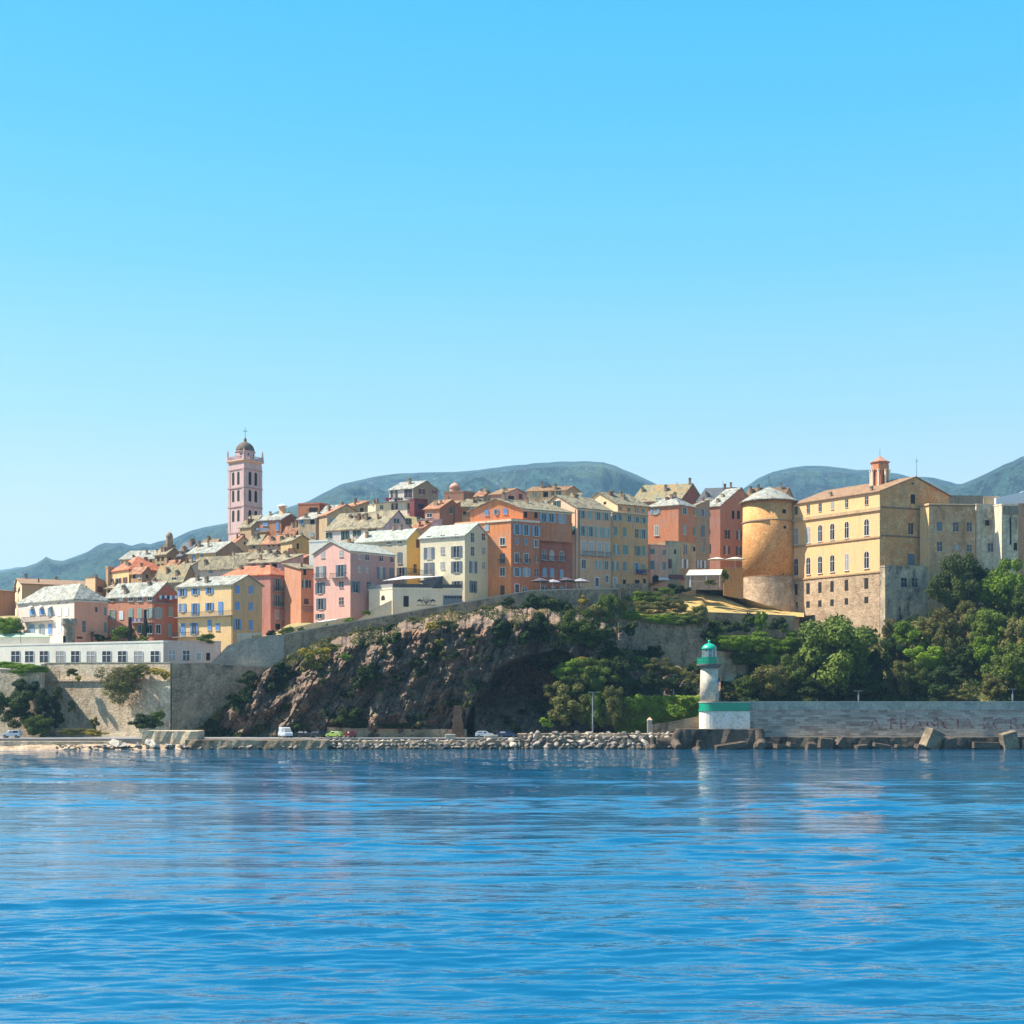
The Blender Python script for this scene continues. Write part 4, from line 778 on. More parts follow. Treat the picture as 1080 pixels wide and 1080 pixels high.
# hillside on the right
def hsl(px): return float(np.interp(px,[640,850,930,1000],[.36,.42,.46,.60]))
def hillz(D,px): return 3+(D-321)*hsl(px)
vs=[];fs=[]; nx,ny=90,36; HX0,HX1=640,1320
for j in range(ny):
    for i in range(nx):
        px=HX0+(HX1-HX0)*i/(nx-1); t=j/(ny-1); D=321+ (56 if px>850 else 28+ (px-640)/210*10)*t
        X=(px-540)/F*D; n_=noise.noise(Vector((X*.12,D*.12,3)))*1.6*(t>0)
        vs.append((X,D,hillz(D,px)+n_*min(1,4*t)-.6))
for j in range(ny-1):
    for i in range(nx-1): a=j*nx+i; fs.append((a,a+1,a+nx+1,a+nx))
m=MB(); m.add(vs,fs); struct(m.build('hillside',stone('hillside_scrub',(104,112,62),(84,92,52),(136,124,78),.7,(60,64,36),.6,sx=(1,1,1),big=.3),smooth=True))
# ---------------------------------------------------------------- cliff
CT=[(170,782),(196,780),(215,764),(240,742),(262,722),(285,704),(300,696),(330,681),(360,671),(400,662),(450,651),(500,644),(545,640),(600,644),(650,658),(690,697),(760,712)]
ctx=[p[0] for p in CT]; cty=[p[1] for p in CT]
def ytop(px): return float(np.interp(px,ctx,cty))+ (4.5*noise.fractal(Vector((px*.06,3,1)),.8,2.2,5) if 300<px<650 else 0)
cave_x=[488,496,505,515,522,535,550,570,590,605,620]; cave_y=[772,745,732,722,706,698,692,688,684,690,720]
def cliffD(px,py):
    yt=ytop(px)
    wall=np.interp(px,[170,200,300,400,500,560,620,660,760],[322,323.5,322,319.0,320,322.5,327,329,331])
    d=float(wall)+(782-py)*.02
    if px<330: d+=max(0,(330-px))/130*(782-py)*.03
    # big buttresses leaning right, ridged, with sharp facets and near vertical clefts
    q=Vector((px*.020+py*.009,py*.011,0)); n=1-2.2*abs(noise.noise(q*1.7+Vector((5,2,7)))); d-=2.6*n
    d-=2.2*noise.fractal(Vector((px*.045,py*.03,3)),.85,2.1,6)
    c1=noise.voronoi(Vector((px*.055+py*.02,py*.035,1)))[0]; d-=(c1[0])*3.0-1.4
    c2=noise.voronoi(Vector((px*.16+py*.05,py*.11,6)))[0]; d-=(c2[1]-c2[0])*1.3
    cl=abs(noise.noise(Vector((px*.07+py*.035,py*.012,11)))); d+=1.1*max(0,1-cl*9)
    st=math.sin((py+px*.35)*.55+3*noise.noise(Vector((px*.03,py*.03,2)))); d-=.35*st
    d-=.8*noise.fractal(Vector((px*.25,py*.25,9)),.75,2.0,4)
    cy=np.interp(px,cave_x,cave_y,left=999,right=999)
    if px<628 and py>cy:
        k=min(1,(py-cy)/5); inner=20*k
        if px>500: inner*=max(.12,1-max(0,(py-732)/48))
        d+=inner
    if px>650 and py<735: d+=min(20,(735-py)*.35)*min(1,(px-650)/30)
    if 296<px<652 and py<yt+15:
        t=min(1,(yt+15-py)/15); rD=float(np.interp(px,[296,345,395,450,500,560,652],[330.5,333.6,336.6,338.6,340.4,342.4,343]))-1.2
        d+=(rD-d)*t**1.6
    return d
nx,ny=620,210; vs=[];fs=[]
for j in range(ny):
    for i in range(nx):
        px=172+(760-172)*i/(nx-1); yt=ytop(px); t=j/(ny-1)
        py=783+(yt-783)*t; D=cliffD(px,py); vs.append(tuple(P(px,py,D)))
for j in range(ny-1):
    for i in range(nx-1): a=j*nx+i; fs.append((a,a+1,a+nx+1,a+nx))
# back shelf so that the top meets the walls
base=len(vs)
for i in range(nx):
    x,y,z=vs[(ny-1)*nx+i]; vs.append((x,y+4,z+.2))
for i in range(nx-1): a=(ny-1)*nx+i; fs.append((a,a+1,base+i+1,base+i))
def rockmat():
    m,nt,bs,N,L=newmat('cliff_rock')
    A=[tuple(x*.8 for x in lin(c)) for c in ((172,140,110),(116,96,82),(186,130,88),(206,186,160),(48,42,38),(78,76,52))]
    v=nz(nt,.32,detail=9,rough=.72); v2=nz(nt,.09,detail=6); v3=nz(nt,1.1,detail=8,rough=.75); vv=nz(nt,.9,kind='voronoi',sc3=(1,1,.6))
    a=mixc(nt,ramp(nt,v.outputs[0],.4,.6),A[1],A[0]); b=mixc(nt,ramp(nt,v2.outputs[0],.54,.66,(0,0,0),(.55,)*3),a,A[2])
    c=mixc(nt,ramp(nt,nz(nt,.2,detail=9,rough=.7,sc3=(1,1,.5)).outputs[0],.58,.68,(0,0,0),(.8,)*3),b,A[3]); d=mixc(nt,ramp(nt,v3.outputs[0],.5,.66,(0,0,0),(.8,)*3),c,A[4])
    e=mixc(nt,ramp(nt,nz(nt,.26,detail=8,rough=.8).outputs[0],.57,.66,(0,0,0),(.8,)*3),d,A[5])
    f=mixc(nt,ramp(nt,vv.outputs['Color'],.2,.9,(0,0,0),(.35,)*3),e,A[4])
    L.new(f,bs.inputs['Base Color']); bs.inputs['Roughness'].default_value=.95
    bump(nt,v3.outputs[0],1.0,.5,bs); return m
m=MB(); m.add(vs,fs); struct(m.build('cliff',rockmat(),smooth=False))
# brick pillar and low wall at the cliff foot
strip('low_wall','low rough stone wall along the road at the foot of the cliff','wall',[(345,767,779,317.5),(375,768,779,317),(440,769,779,316.5),(492,769,779,316)],.6,RAMP)
pl=empty('brick_pillar',P(483,780,316),'brick and stone pillar supporting the rock beside the cave','pillar'); m=MB()
for k in range(8): z0=k*.95; m.box(-1.5+.07*k+.12*(k%2),1.5-.1*k-.1*(k%3),-.8+.05*k,1.2,z0,z0+.94)
m.build('masonry',stone('old_brick',(132,102,84),(104,82,70),(140,116,98),1.8,(90,76,66),.5),pl)
# ---------------------------------------------------------------- shore
RD=flat('road_asphalt',(150,146,140),.9,var=.2,scale=.6)
m=MB(); m.slab([(-330,303.0,2.25),(-41.5,303.0,2.25),(-41.5,345,2.35),(-330,345,2.35)],2.0); struct(m.build('road',RD))
m=MB(); m.slab([(-2200,346,2.0),(2200,346,2.0),(2200,9000,2.0),(-2200,9000,2.0)],.5); struct(m.build('ground',flat('plain_ground',(120,124,84),.95,scale=.01)))
m=MB(); m.slab([(-41.49,307.0,2.25),(420,307.5,2.25),(420,345,2.35),(-41.49,345,2.35)],2.0); struct(m.build('harbour_road',RD))
SANDM=stone('pale_beach',(176,156,136),(132,118,104),(196,180,160),2.5,(170,150,128),.35,big=.4)
vs=[];fs=[];nx,ny=110,16
for j in range(ny):
    for i in range(nx):
        px=-260+(215+260)*i/(nx-1); t=j/(ny-1); D=298.2+5*t; X=(px-540)/F*D
        z=-.5+1.6*min(1,t*1.3)+.25*noise.fractal(Vector((X*.3,D*.5,1)),.8,2,4)+.35*max(0,noise.noise(Vector((X*.12,D*.1,8))))
        vs.append((X,D+noise.noise(Vector((X*.08,0,0)))*1.2,z))
for j in range(ny-1):
    for i in range(nx-1): a=j*nx+i; fs.append((a,a+1,a+nx+1,a+nx))
m=MB(); m.add(vs,fs); struct(m.build('beach',SANDM,smooth=True))
LEDGE=stone('quay_concrete',(206,190,166),(176,158,136),(216,204,184),1.2,(96,84,70),.5)
def quay(name,label,cat,px0,px1,pt,D0,D1,mat,jag=.25,pb=791.5,seed=0):
    p=P(px0,pt,D0); w=(px1-px0)/F*D0; h=p.z+.8; root=empty(name,Vector((p.x,D0,-.8)),label,cat); n=max(2,int(w/1.2)); rnd=random.Random(seed)
    vs=[];fs=[]
    for i in range(n+1):
        x=w*i/n; 
        for (y,z) in ((0,0),(rnd.uniform(-jag,jag),h*.45),(rnd.uniform(0,jag),h-rnd.uniform(0,jag*.5)),(D1-D0,h),(D1-D0,0)): vs.append((x,y,z))
    for i in range(n):
        for k in range(4): a=i*5+k; fs.append((a,a+5,a+6,a+1))
    fs+=[(0,1,2,3,4),tuple(n*5+k for k in (4,3,2,1,0))]
    m=MB(); m.add(vs,fs); m.build('concrete',mat,root); return root
quay('quay_wall','pale concrete quay edge above the beach on the left','quay',-120,128,781.8,301.5,303.6,LEDGE,.15,seed=1)
quay('quay_wall','brownish old quay wall at the water below the shaded cliff','quay',195,345,780.3,299,303.6,stone('brown_quay',(150,124,100),(120,100,84),(176,160,140),1.3,(50,46,42),.6),.22,seed=2)
quay('concrete_platform','broken pale concrete platform on the shore below the bastion corner','platform',150,208,770.5,302,309,stone('pale_concrete',(196,186,166),(170,160,142),(210,200,180),.9,(110,102,90),.5),.4,seed=3)
quay('shore_bank','rocky bank core under the boulders of the shore','bank',340,548,781.0,303.5,306,RAMP,.4,seed=4)
quay('shore_bank','higher rocky bank core under the boulders left of the lighthouse','bank',546,740,773.5,306.5,310,RAMP,.4,seed=5)
DKC=stone('wet_dark_concrete',(92,84,78),(70,66,62),(110,100,92),1.0,(44,44,46),.7)
quay('lighthouse_platform','dark weathered concrete block carrying the lighthouse','platform',716.5,807,768.6,303.5,314,DKC,.35,seed=6)
quay('breakwater_plinth','dark stepped footing along the base of the breakwater wall','footing',807.2,1200,777.2,304.8,314,stone('dark_plinth',(78,74,72),(56,54,54),(120,112,102),.8,(40,40,44),.8),.25,seed=7)
# breakwater wall
bw=empty('breakwater',P(790,778,309),'long grey-blue block-built breakwater wall with faded red graffiti','breakwater')
def brickmat():
    m,nt,bs,N,L=newmat('breakwater_blocks')
    t=N.new('ShaderNodeTexCoord'); sp=N.new('ShaderNodeSeparateXYZ'); cb=N.new('ShaderNodeCombineXYZ'); L.new(t.outputs['Object'],sp.inputs[0]); L.new(sp.outputs[0],cb.inputs[0]); L.new(sp.outputs[2],cb.inputs[1])
    b=N.new('ShaderNodeTexBrick'); L.new(cb.outputs[0],b.inputs['Vector']); b.inputs['Scale'].default_value=1; b.inputs['Brick Width'].default_value=2.0; b.inputs['Row Height'].default_value=.5; b.inputs['Mortar Size'].default_value=.02
    for k,c in (('Color1',(204,190,174)),('Color2',(120,98,82)),('Mortar',(96,96,94))): b.inputs[k].default_value=(*[x*.8 for x in lin(c)],1)
    b.inputs['Bias'].default_value=-.15
    n=nz(nt,.25,detail=6,sc3=(1,1,2)); f=nz(nt,1.3,detail=7,rough=.75,sc3=(.5,1,2.4))
    c=mixc(nt,ramp(nt,n.outputs[0],.42,.62,(0,0,0),(.6,)*3),b.outputs[0],tuple(x*.8 for x in lin((190,176,160))))
    d=mixc(nt,ramp(nt,f.outputs[0],.5,.7,(0,0,0),(.6,)*3),c,tuple(x*.8 for x in lin((92,88,86)))); L.new(d,bs.inputs['Base Color']); bs.inputs['Roughness'].default_value=.9
    bump(nt,b.outputs['Fac'],.4,.1,bs); return m
BRK_=brickmat(); wl_=95.0; zt=Z(740.5,309)-bw.location.z
m=MB(); m.box(0,wl_,0,3,-2,zt-1.75); m.build('masonry',BRK_,bw)
m=MB(); m.box(.003,wl_,-.18,3.1,zt-1.747,zt-1.5); m.box(.003,wl_,-.03,3,zt-1.498,zt); m.build('parapet',stone('parapet_blocks',(168,176,178),(140,144,146),(186,186,180),.35,(110,112,114),.4,sx=(.4,1,2)),bw)
m=MB(); m.box(-.05,wl_,-.12,3.15,zt+.003,zt+.16); m.build('coping',flat('pale_coping',(214,206,190),.9,var=.2,scale=.6),bw)
m=MB(); m.box(0,wl_,-1.2,-.003,-.05,.22); m.build('ledge',LEDGE,bw)
cu=bpy.data.curves.new('graffiti','FONT'); cu.body='A FRANCIA FORA'; cu.size=4.2; cu.extrude=.004; cu.space_character=1.12
tmp=bpy.data.objects.new('graffiti_source',cu); COL.objects.link(tmp); bpy.context.view_layer.update()
me=bpy.data.meshes.new_from_object(tmp.evaluated_get(bpy.context.evaluated_depsgraph_get())); bpy.data.objects.remove(tmp)
gm,nt,bs,N,L=newmat('faded_red_paint'); bs.inputs['Base Color'].default_value=(*[x*.8 for x in lin((190,64,84))],1); bs.inputs['Roughness'].default_value=.9
tr=N.new('ShaderNodeBsdfTransparent'); mx=N.new('ShaderNodeMixShader'); fac=ramp(nt,nz(nt,1.2,detail=8,rough=.8,sc3=(.6,1,2)).outputs[0],.46,.56,(.0,)*3,(.42,)*3)
L.new(fac,mx.inputs[0]); L.new(tr.outputs[0],mx.inputs[1]); L.new(bs.outputs[0],mx.inputs[2]); L.new(mx.outputs[0],N['Material Output'].inputs[0])
me.materials.clear(); me.materials.append(gm)
g=obj('graffiti',me,bw,(P(916,770,309).x-bw.location.x,-.012,Z(769,309)-bw.location.z)); g.rotation_euler=(R(90),0,0); g.scale=(.98,.84,1)
# ---------------------------------------------------------------- lighthouse
GRN=flat('lighthouse_green',(20,160,124),.4,var=.15,scale=.6)
D=309; s=D/F; lh=empty('lighthouse',Vector((P(748.7,769,D).x,D+1.0,Z(769,D))),'white and green harbour lighthouse with a glazed lantern on its rounded base','lighthouse')
zz=lambda py: Z(py,D)-lh.location.z
WS=stone('limewashed_base',(236,238,240),(226,228,230),(240,240,238),.5,(170,182,176),.22,bs_=.2)
TS=stone('tower_ashlar',(206,202,192),(188,184,176),(216,212,202),.9,(140,136,128),.3,sx=(1,1,2),bs_=.3)
def stad(x0,x1,r,n=12):  # rounded left end
    pts=[(x1,-r)]; pts+= [(x1,r)]
    for i in range(n+1):
        t=math.pi/2+math.pi*i/n; pts.append((x0+r*math.cos(t),r*math.sin(t)))
    return pts
rr=2.55; x0=(738-748.7)*s+rr; x1=(789.8-748.7)*s
m=MB(); m.prism(stad(x0,x1,rr),0,zz(750)); m.build('base_block',WS,lh)
m=MB(); m.prism(stad(x0,x1,rr+.22),zz(750)+.003,zz(748.6)); m.prism(stad(x0,x1,rr+.02),zz(748.6)+.003,zz(741.2)); m.build('green_band',GRN,lh)
m=MB(); m.prism(stad(x0,x1,rr+.12),zz(741.2)+.003,zz(740)); m.build('coping',COPE,lh)
m=MB(); m.lathe([(10.3*s,zz(740)+.003),(9.6*s,zz(720)),(9.2*s,zz(705))],32); m.build('tower_shaft',TS,lh,smooth=True)
m=MB(); m.lathe([(9.3*s,zz(705.2)),(10.6*s,zz(704)),(11.2*s,zz(702.5)),(13.2*s,zz(701.8)),(13.4*s,zz(700.2)),(9*s,zz(700.1))],32); m.build('corbel',flat('dark_corbel',(120,116,108),.9),lh)
m=MB(); m.lathe([(7.8*s,zz(700.0)),(7.8*s,zz(693.6)),(8.0*s,zz(693.4)),(8.0*s,zz(692.8)),(7*s,zz(692.7))],32); m.build('lantern_room',GRN,lh,smooth=False)
m=MB()
for i in range(40):
    t=2*math.pi*i/40; x,y=13.0*s*math.cos(t),13.0*s*math.sin(t); m.tube((x,y,zz(700.1)),(x,y,zz(694)),.035,n=4)
for py in (694,697): 
    for i in range(40):
        t0=2*math.pi*i/40;t1=2*math.pi*(i+1)/40; m.tube((13*s*math.cos(t0),13*s*math.sin(t0),zz(py)),(13*s*math.cos(t1),13*s*math.sin(t1),zz(py)),.05,n=4)
m.build('gallery_railing',GRN,lh)
m=MB()                                   # solid green screen on the left half of the gallery
for i in range(14,27):
    t0=2*math.pi*i/40;t1=2*math.pi*(i+1)/40; rI=12.85*s
    a_=Vector((rI*math.cos(t0),rI*math.sin(t0),zz(700.0))); b_=Vector((rI*math.cos(t1),rI*math.sin(t1),zz(700.0))); up=Vector((0,0,zz(694.1)-zz(700))); k=.96
    m.add([a_,b_,b_+up,a_+up,Vector((a_.x*k,a_.y*k,a_.z)),Vector((b_.x*k,b_.y*k,b_.z)),Vector((b_.x*k,b_.y*k,b_.z))+up,Vector((a_.x*k,a_.y*k,a_.z))+up],[(0,1,2,3),(7,6,5,4),(3,2,6,7),(0,4,5,1)])
m.build('gallery_screen',GRN,lh)
gl,nt,bs,N,L=newmat('lantern_glass'); bs.inputs['Transmission Weight'].default_value=.9; bs.inputs['Roughness'].default_value=.02; bs.inputs['IOR'].default_value=1.1; bs.inputs['Base Color'].default_value=(.85,.92,.92,1)
m=MB(); m.lathe([(7.2*s,zz(692.6)),(7.2*s,zz(684.6))],16); m.build('lantern_glazing',gl,lh)
m=MB()
for i in range(10): t=2*math.pi*i/10; m.tube((7.35*s*math.cos(t),7.35*s*math.sin(t),zz(692.7)),(7.35*s*math.cos(t),7.35*s*math.sin(t),zz(684.6)),.06,n=4)
m.build('glazing_bars',WHITE,lh)
m=MB(); m.lathe([(.35,zz(692.6)),(.35,zz(691)),(.7,zz(690)),(.8,zz(688)),(.65,zz(686)),(.3,zz(685))],14); m.build('lens',flat('fresnel_lens',(190,196,190),.2),lh,smooth=True)
m=MB(); m.lathe([(7.6*s,zz(684.7)),(8.2*s,zz(684.5)),(8.1*s,zz(683.6)),(7.2*s,zz(681.6)),(5.2*s,zz(679.6)),(2.4*s,zz(678.5)),(1.2*s,zz(678)),(1.0*s,zz(677.2)),(1.7*s,zz(676.3)),(1.3*s,zz(675.2)),(.2*s,zz(674.4))],28); m.build('dome',flat('dome_green',(34,190,150),.35,var=.1),lh,smooth=True)
m=MB(); m.box(6.2*s,7.8*s,-9.0*s,-6*s,zz(740)+.15,zz(731)); m.build('door',flat('grey_door',(150,160,166),.5),lh)
m=MB(); m.box(7.6*s,8.8*s,-6.4*s,-4*s,zz(721),zz(716)); m.build('window',SH['b'],lh)
# bollard post with pointed cap, and the curved low wall
bp=empty('gate_pillar',P(685.2,771,308.5),'small whitish stone pillar with a pointed cap beside the hedge','pillar'); m=MB(); m.box(-.5,.5,-.4,.4,-.6,2.2); m.build('shaft',plaster((190,176,166),.4),bp); m=MB(); m.lathe([(.8,2.203),(.8,2.4),(.05,3.0)],4,a0=.5); m.build('cap',plaster((236,200,184),.2),bp)
strip('low_wall','low grey stone wall sloping up behind the pillar to the lighthouse','wall',[(688,764,775,311),(705,762,775,311),(722,758.5,775,311.5),(738,755.5,775,312)],.5,RAMP)
strip('roadside_wall','thin pale concrete edge of the upper road above the hedge','wall',[(655,735.2,738,326),(700,735,738,326),(740,734.6,738,326)],.4,COPE)
def lamp(px,py0,py1,D,label):
    b=P(px,py0,D); r_=empty('street_lamp',b,label,'street lamp'); hh=Z(py1,D)-b.z
    m=MB(); m.tube((0,0,-1),(0,0,hh),.13,.07,8); m.box(-.14,.14,-.14,.14,0,1.3); m.build('pole',flat('galvanised',(170,176,180),.5),r_)
    m=MB(); m.box(-.9,.9,-.15,.15,hh,hh+.14); m.build('lamp_head',CONC,r_)
lamp(625,770,730.5,309.5,'tall grey street lamp standing in front of the overgrown mound'); lamp(710.3,735,712,325,'thin grey lamp post on the upper road right of the mound')
lamp(905.5,738,729,318,'small white lamp post just showing above the breakwater'); lamp(1068,738,727,318,'white post behind the breakwater near the right edge')
# tetrapods, blocks, boulders
def tetra(px,py,D,sz,rx,ry,rz,label):
    r_=empty('tetrapod',P(px,py,D),label,'concrete tetrapod','concrete tetrapods by the lighthouse'); M=Matrix.Rotation(rz,3,'Z')@Matrix.Rotation(ry,3,'Y')@Matrix.Rotation(rx,3,'X')
    m=MB()
    for d in ((0,0,1),(.94,0,-.33),(-.47,.82,-.33),(-.47,-.82,-.33)):
        d=M@Vector(d); m.tube((0,0,0),d*sz,sz*.42,sz*.27,14)
    m.build('body',DKC,r_)
tetra(689,787,302,1.9,0,0,.4,'upright dark tetrapod leg at the end of the boulders'); tetra(711,783,304,2.9,.3,.35,1,'big dark tetrapod leaning on the platform corner')
tetra(737,789,302,1.6,.1,0,.2,'small rounded tetrapod half sunk before the platform'); tetra(803,784,303.2,3.0,-.25,-.1,.3,'tall dark tetrapod under the right end of the white base')
ico=[]
def rockmesh(seed,sub=2,squash=(1,.8,.7),ang=.5):
    import bmesh
    bm=bmesh.new(); bmesh.ops.create_icosphere(bm,subdivisions=sub,radius=1)
    rnd=random.Random(seed); pl=[(Vector((rnd.gauss(0,1),rnd.gauss(0,1),rnd.gauss(0,1))).normalized(),rnd.uniform(.42,.8)) for _ in range(12)]
    for v in bm.verts:
        c=v.co.copy()
        for n_,d in pl:
            k=c.dot(n_)-d
            if k>0: c-=n_*k
        c*=1+.1*noise.noise(v.co*2+Vector((seed,0,0)))
        v.co=Vector((c.x*squash[0],c.y*squash[1],c.z*squash[2]))
    me=bpy.data.meshes.new('rock'); bm.to_mesh(me); bm.free(); return me
def rockm(name,c1,c2):
    m,nt,bs,N,L=newmat(name); oi=N.new('ShaderNodeObjectInfo'); c1,c2=[tuple(x*.8 for x in lin(c)) for c in (c1,c2)]
    a=mixc(nt,oi.outputs['Random'],c1,c2); f=nz(nt,1.5,detail=7,rough=.7)
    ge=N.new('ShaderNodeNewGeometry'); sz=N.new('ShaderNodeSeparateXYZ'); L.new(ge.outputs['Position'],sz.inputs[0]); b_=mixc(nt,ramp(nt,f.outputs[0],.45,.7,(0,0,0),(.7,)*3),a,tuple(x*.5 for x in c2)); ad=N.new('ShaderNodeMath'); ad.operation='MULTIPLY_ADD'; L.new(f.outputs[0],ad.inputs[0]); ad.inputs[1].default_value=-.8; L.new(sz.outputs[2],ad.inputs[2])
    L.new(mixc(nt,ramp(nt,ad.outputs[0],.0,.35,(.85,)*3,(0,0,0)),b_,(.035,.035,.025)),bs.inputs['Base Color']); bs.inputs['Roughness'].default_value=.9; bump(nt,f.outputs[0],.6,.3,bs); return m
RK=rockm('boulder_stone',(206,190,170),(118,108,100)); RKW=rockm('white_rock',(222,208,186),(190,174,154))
rm_=[]
for k in range(8):
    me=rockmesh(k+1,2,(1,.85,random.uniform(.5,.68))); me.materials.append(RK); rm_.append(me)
rnd=random.Random(3); nrock=0
def putrock(px,py,D,r_,label,group,mesh=None,sc_=(1,1,1)):
    o=obj('boulder',mesh or rnd.choice(rm_),None,P(px,py,D),rnd.uniform(0,6.28)); o.rotation_euler=(rnd.uniform(-.5,.5),rnd.uniform(-.5,.5),rnd.uniform(0,6.28)); o.scale=(r_*sc_[0],r_*sc_[1],r_*sc_[2]); return tag(o,label,'boulder',group)
LB1='greyish angular boulder in the low boulder row along the shore below the cliff'; LB2='greyish angular boulder in the high boulder bank left of the lighthouse'
for row,(py,D) in enumerate(((789,301.5),(785.5,303),(781.5,304.3))):
    px=302 if row==0 else (330 if row==1 else 336)
    while px<548:
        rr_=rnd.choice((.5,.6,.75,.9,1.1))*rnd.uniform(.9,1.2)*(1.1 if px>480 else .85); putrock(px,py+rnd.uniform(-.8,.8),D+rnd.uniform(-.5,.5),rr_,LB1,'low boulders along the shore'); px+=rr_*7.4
for row,(py,D) in enumerate(((789,303.3),(785.5,304.5),(781.5,305.6),(777.5,306.6),(774,307.6))):
    px=546+row*2.5
    while px<(715 if row<3 else 706):
        rr_=rnd.choice((.5,.65,.8,1.0,1.25))*rnd.uniform(.9,1.2); putrock(px,py+rnd.uniform(-.8,.8),D+rnd.uniform(-.4,.4),rr_,LB2,'boulder bank left of the lighthouse'); px+=rr_*7.6
px=196
while px<340:
    rr_=rnd.uniform(.5,1.1); putrock(px,789.5+rnd.uniform(-1.5,.5),298.6+rnd.uniform(-.4,.6),rr_,'dark wet boulder at the waterline before the brownish quay','boulders before the brownish quay',None,(1,.9,.7)); px+=rr_*rnd.uniform(7,16)
px=60
while px<196:
    rr_=rnd.uniform(.35,.9); putrock(px,788+rnd.uniform(-2,1.5),299+rnd.uniform(-.5,2.5),rr_,'small beach rock scattered near the white rocks','scattered beach rocks',None,(1,.9,.7)); px+=rr_*rnd.uniform(4,8)
wm_=rockmesh(77,3,(1,.8,.6)); wm_.materials.append(RKW)
for px,py,D,r_,lb in ((121,785,300.8,2.3,'largest whitish rock at the left end of the beach rocks'),(110,787,299.5,1.4,'small whitish rock at the waterline below the largest white rock'),(130,787,300,1.8,'flat whitish rock at the waterline right of the largest white rock'),(157,784,300.8,2.0,'white rock against the left end of the concrete platform'),(163,786,300,2.3,'jagged white rock at the waterline under the concrete platform'),(146,786,300.5,1.6,'low white rock between the two white rock groups'),(178,787,300,1.7,'grey-white rock right of the jagged white rock'),(192,787,300,1.4,'small grey rock at the foot of the platform end'),(205,786,300.5,1.7,'dark-based rock where platform meets brown quay')):
    putrock(px,py,D,r_,lb,'white rocks by the beach',wm_,(1,.8,.75))
def block(px,py,D,sx,sy,sz,rot,label,mat=None):
    o=empty('concrete_block',P(px,py,D),label,'concrete block','broken concrete blocks along the breakwater'); m=MB(); m.box(-sx,sx,-sy,sy,-sz,sz); me=m.mesh('block',mat or stone_block); w=obj('body',me,o); w.rotation_euler=rot
    b=w.modifiers.new('bevel','BEVEL'); b.width=.12; b.segments=2
stone_block=stone('block_concrete',(132,122,108),(110,102,92),(150,140,124),.8,(90,86,80),.5)
_n=0
for args in ((983,780,303.3,1.9,1.2,2.1,(.2,.35,.5),'large tilted grey block standing up against the breakwater'),(1000,784,303.5,1.6,1.0,1.1,(.1,-.15,.3),'brown-grey block leaning right of the large tilted block'),(1064,781.5,303.2,1.7,1.0,1.9,(.1,-.25,.2),'square tilted block near the right edge of the photo'),
  (871,784.5,303.2,1.5,1,1.2,(.1,.1,.1),'pale squarish block left of the pointed block'),(889,785,303,1.6,1,1.0,(.3,.6,.4),'pointed tilted block right of the pale squarish block'),(770,787,302.4,3.2,1,.6,(.1,-.15,.1),'long slab lying at the waterline before the lighthouse'),
  (838,787,302.8,1.6,1,.5,(.1,.3,.3),'small light slab at the waterline right of the tall tetrapod'),(822,787.5,302.8,1.3,.9,.5,(0,.1,.5),'flat block beside the small light slab'),(855,787,302.6,1.0,.9,.8,(.3,.1,.2),'little block left of the pale squarish block'),(930,786.5,302.6,1.8,.9,.4,(.1,.15,.1),'thin broken slab below the white ledge'),(970,787.5,302.2,1.0,.8,.5,(.2,.1,.4),'small pale block at the left foot of the large tilted block'),(1040,786,303.4,2.8,.8,.7,(0,.02,0),'long low brown block between the two tilted blocks'),(908,787.5,302.5,1.3,.8,.4,(.1,-.1,.3),'low flat block right of the pointed block'),(950,788,302.6,1.2,.8,.4,(0,.2,.1),'low block half under water left of the tilted blocks')):
    _n+=1; block(*args,*(() if _n in (1,3) else (DKC,)))
block(475,777,305.2,1.1,.5,.55,(0,0,0),'left pale concrete bench block on the road edge',COPE); block(518,777.3,305.4,1.5,.5,.45,(0,0,0),'right pale concrete bench block in front of the white hatchback',COPE)
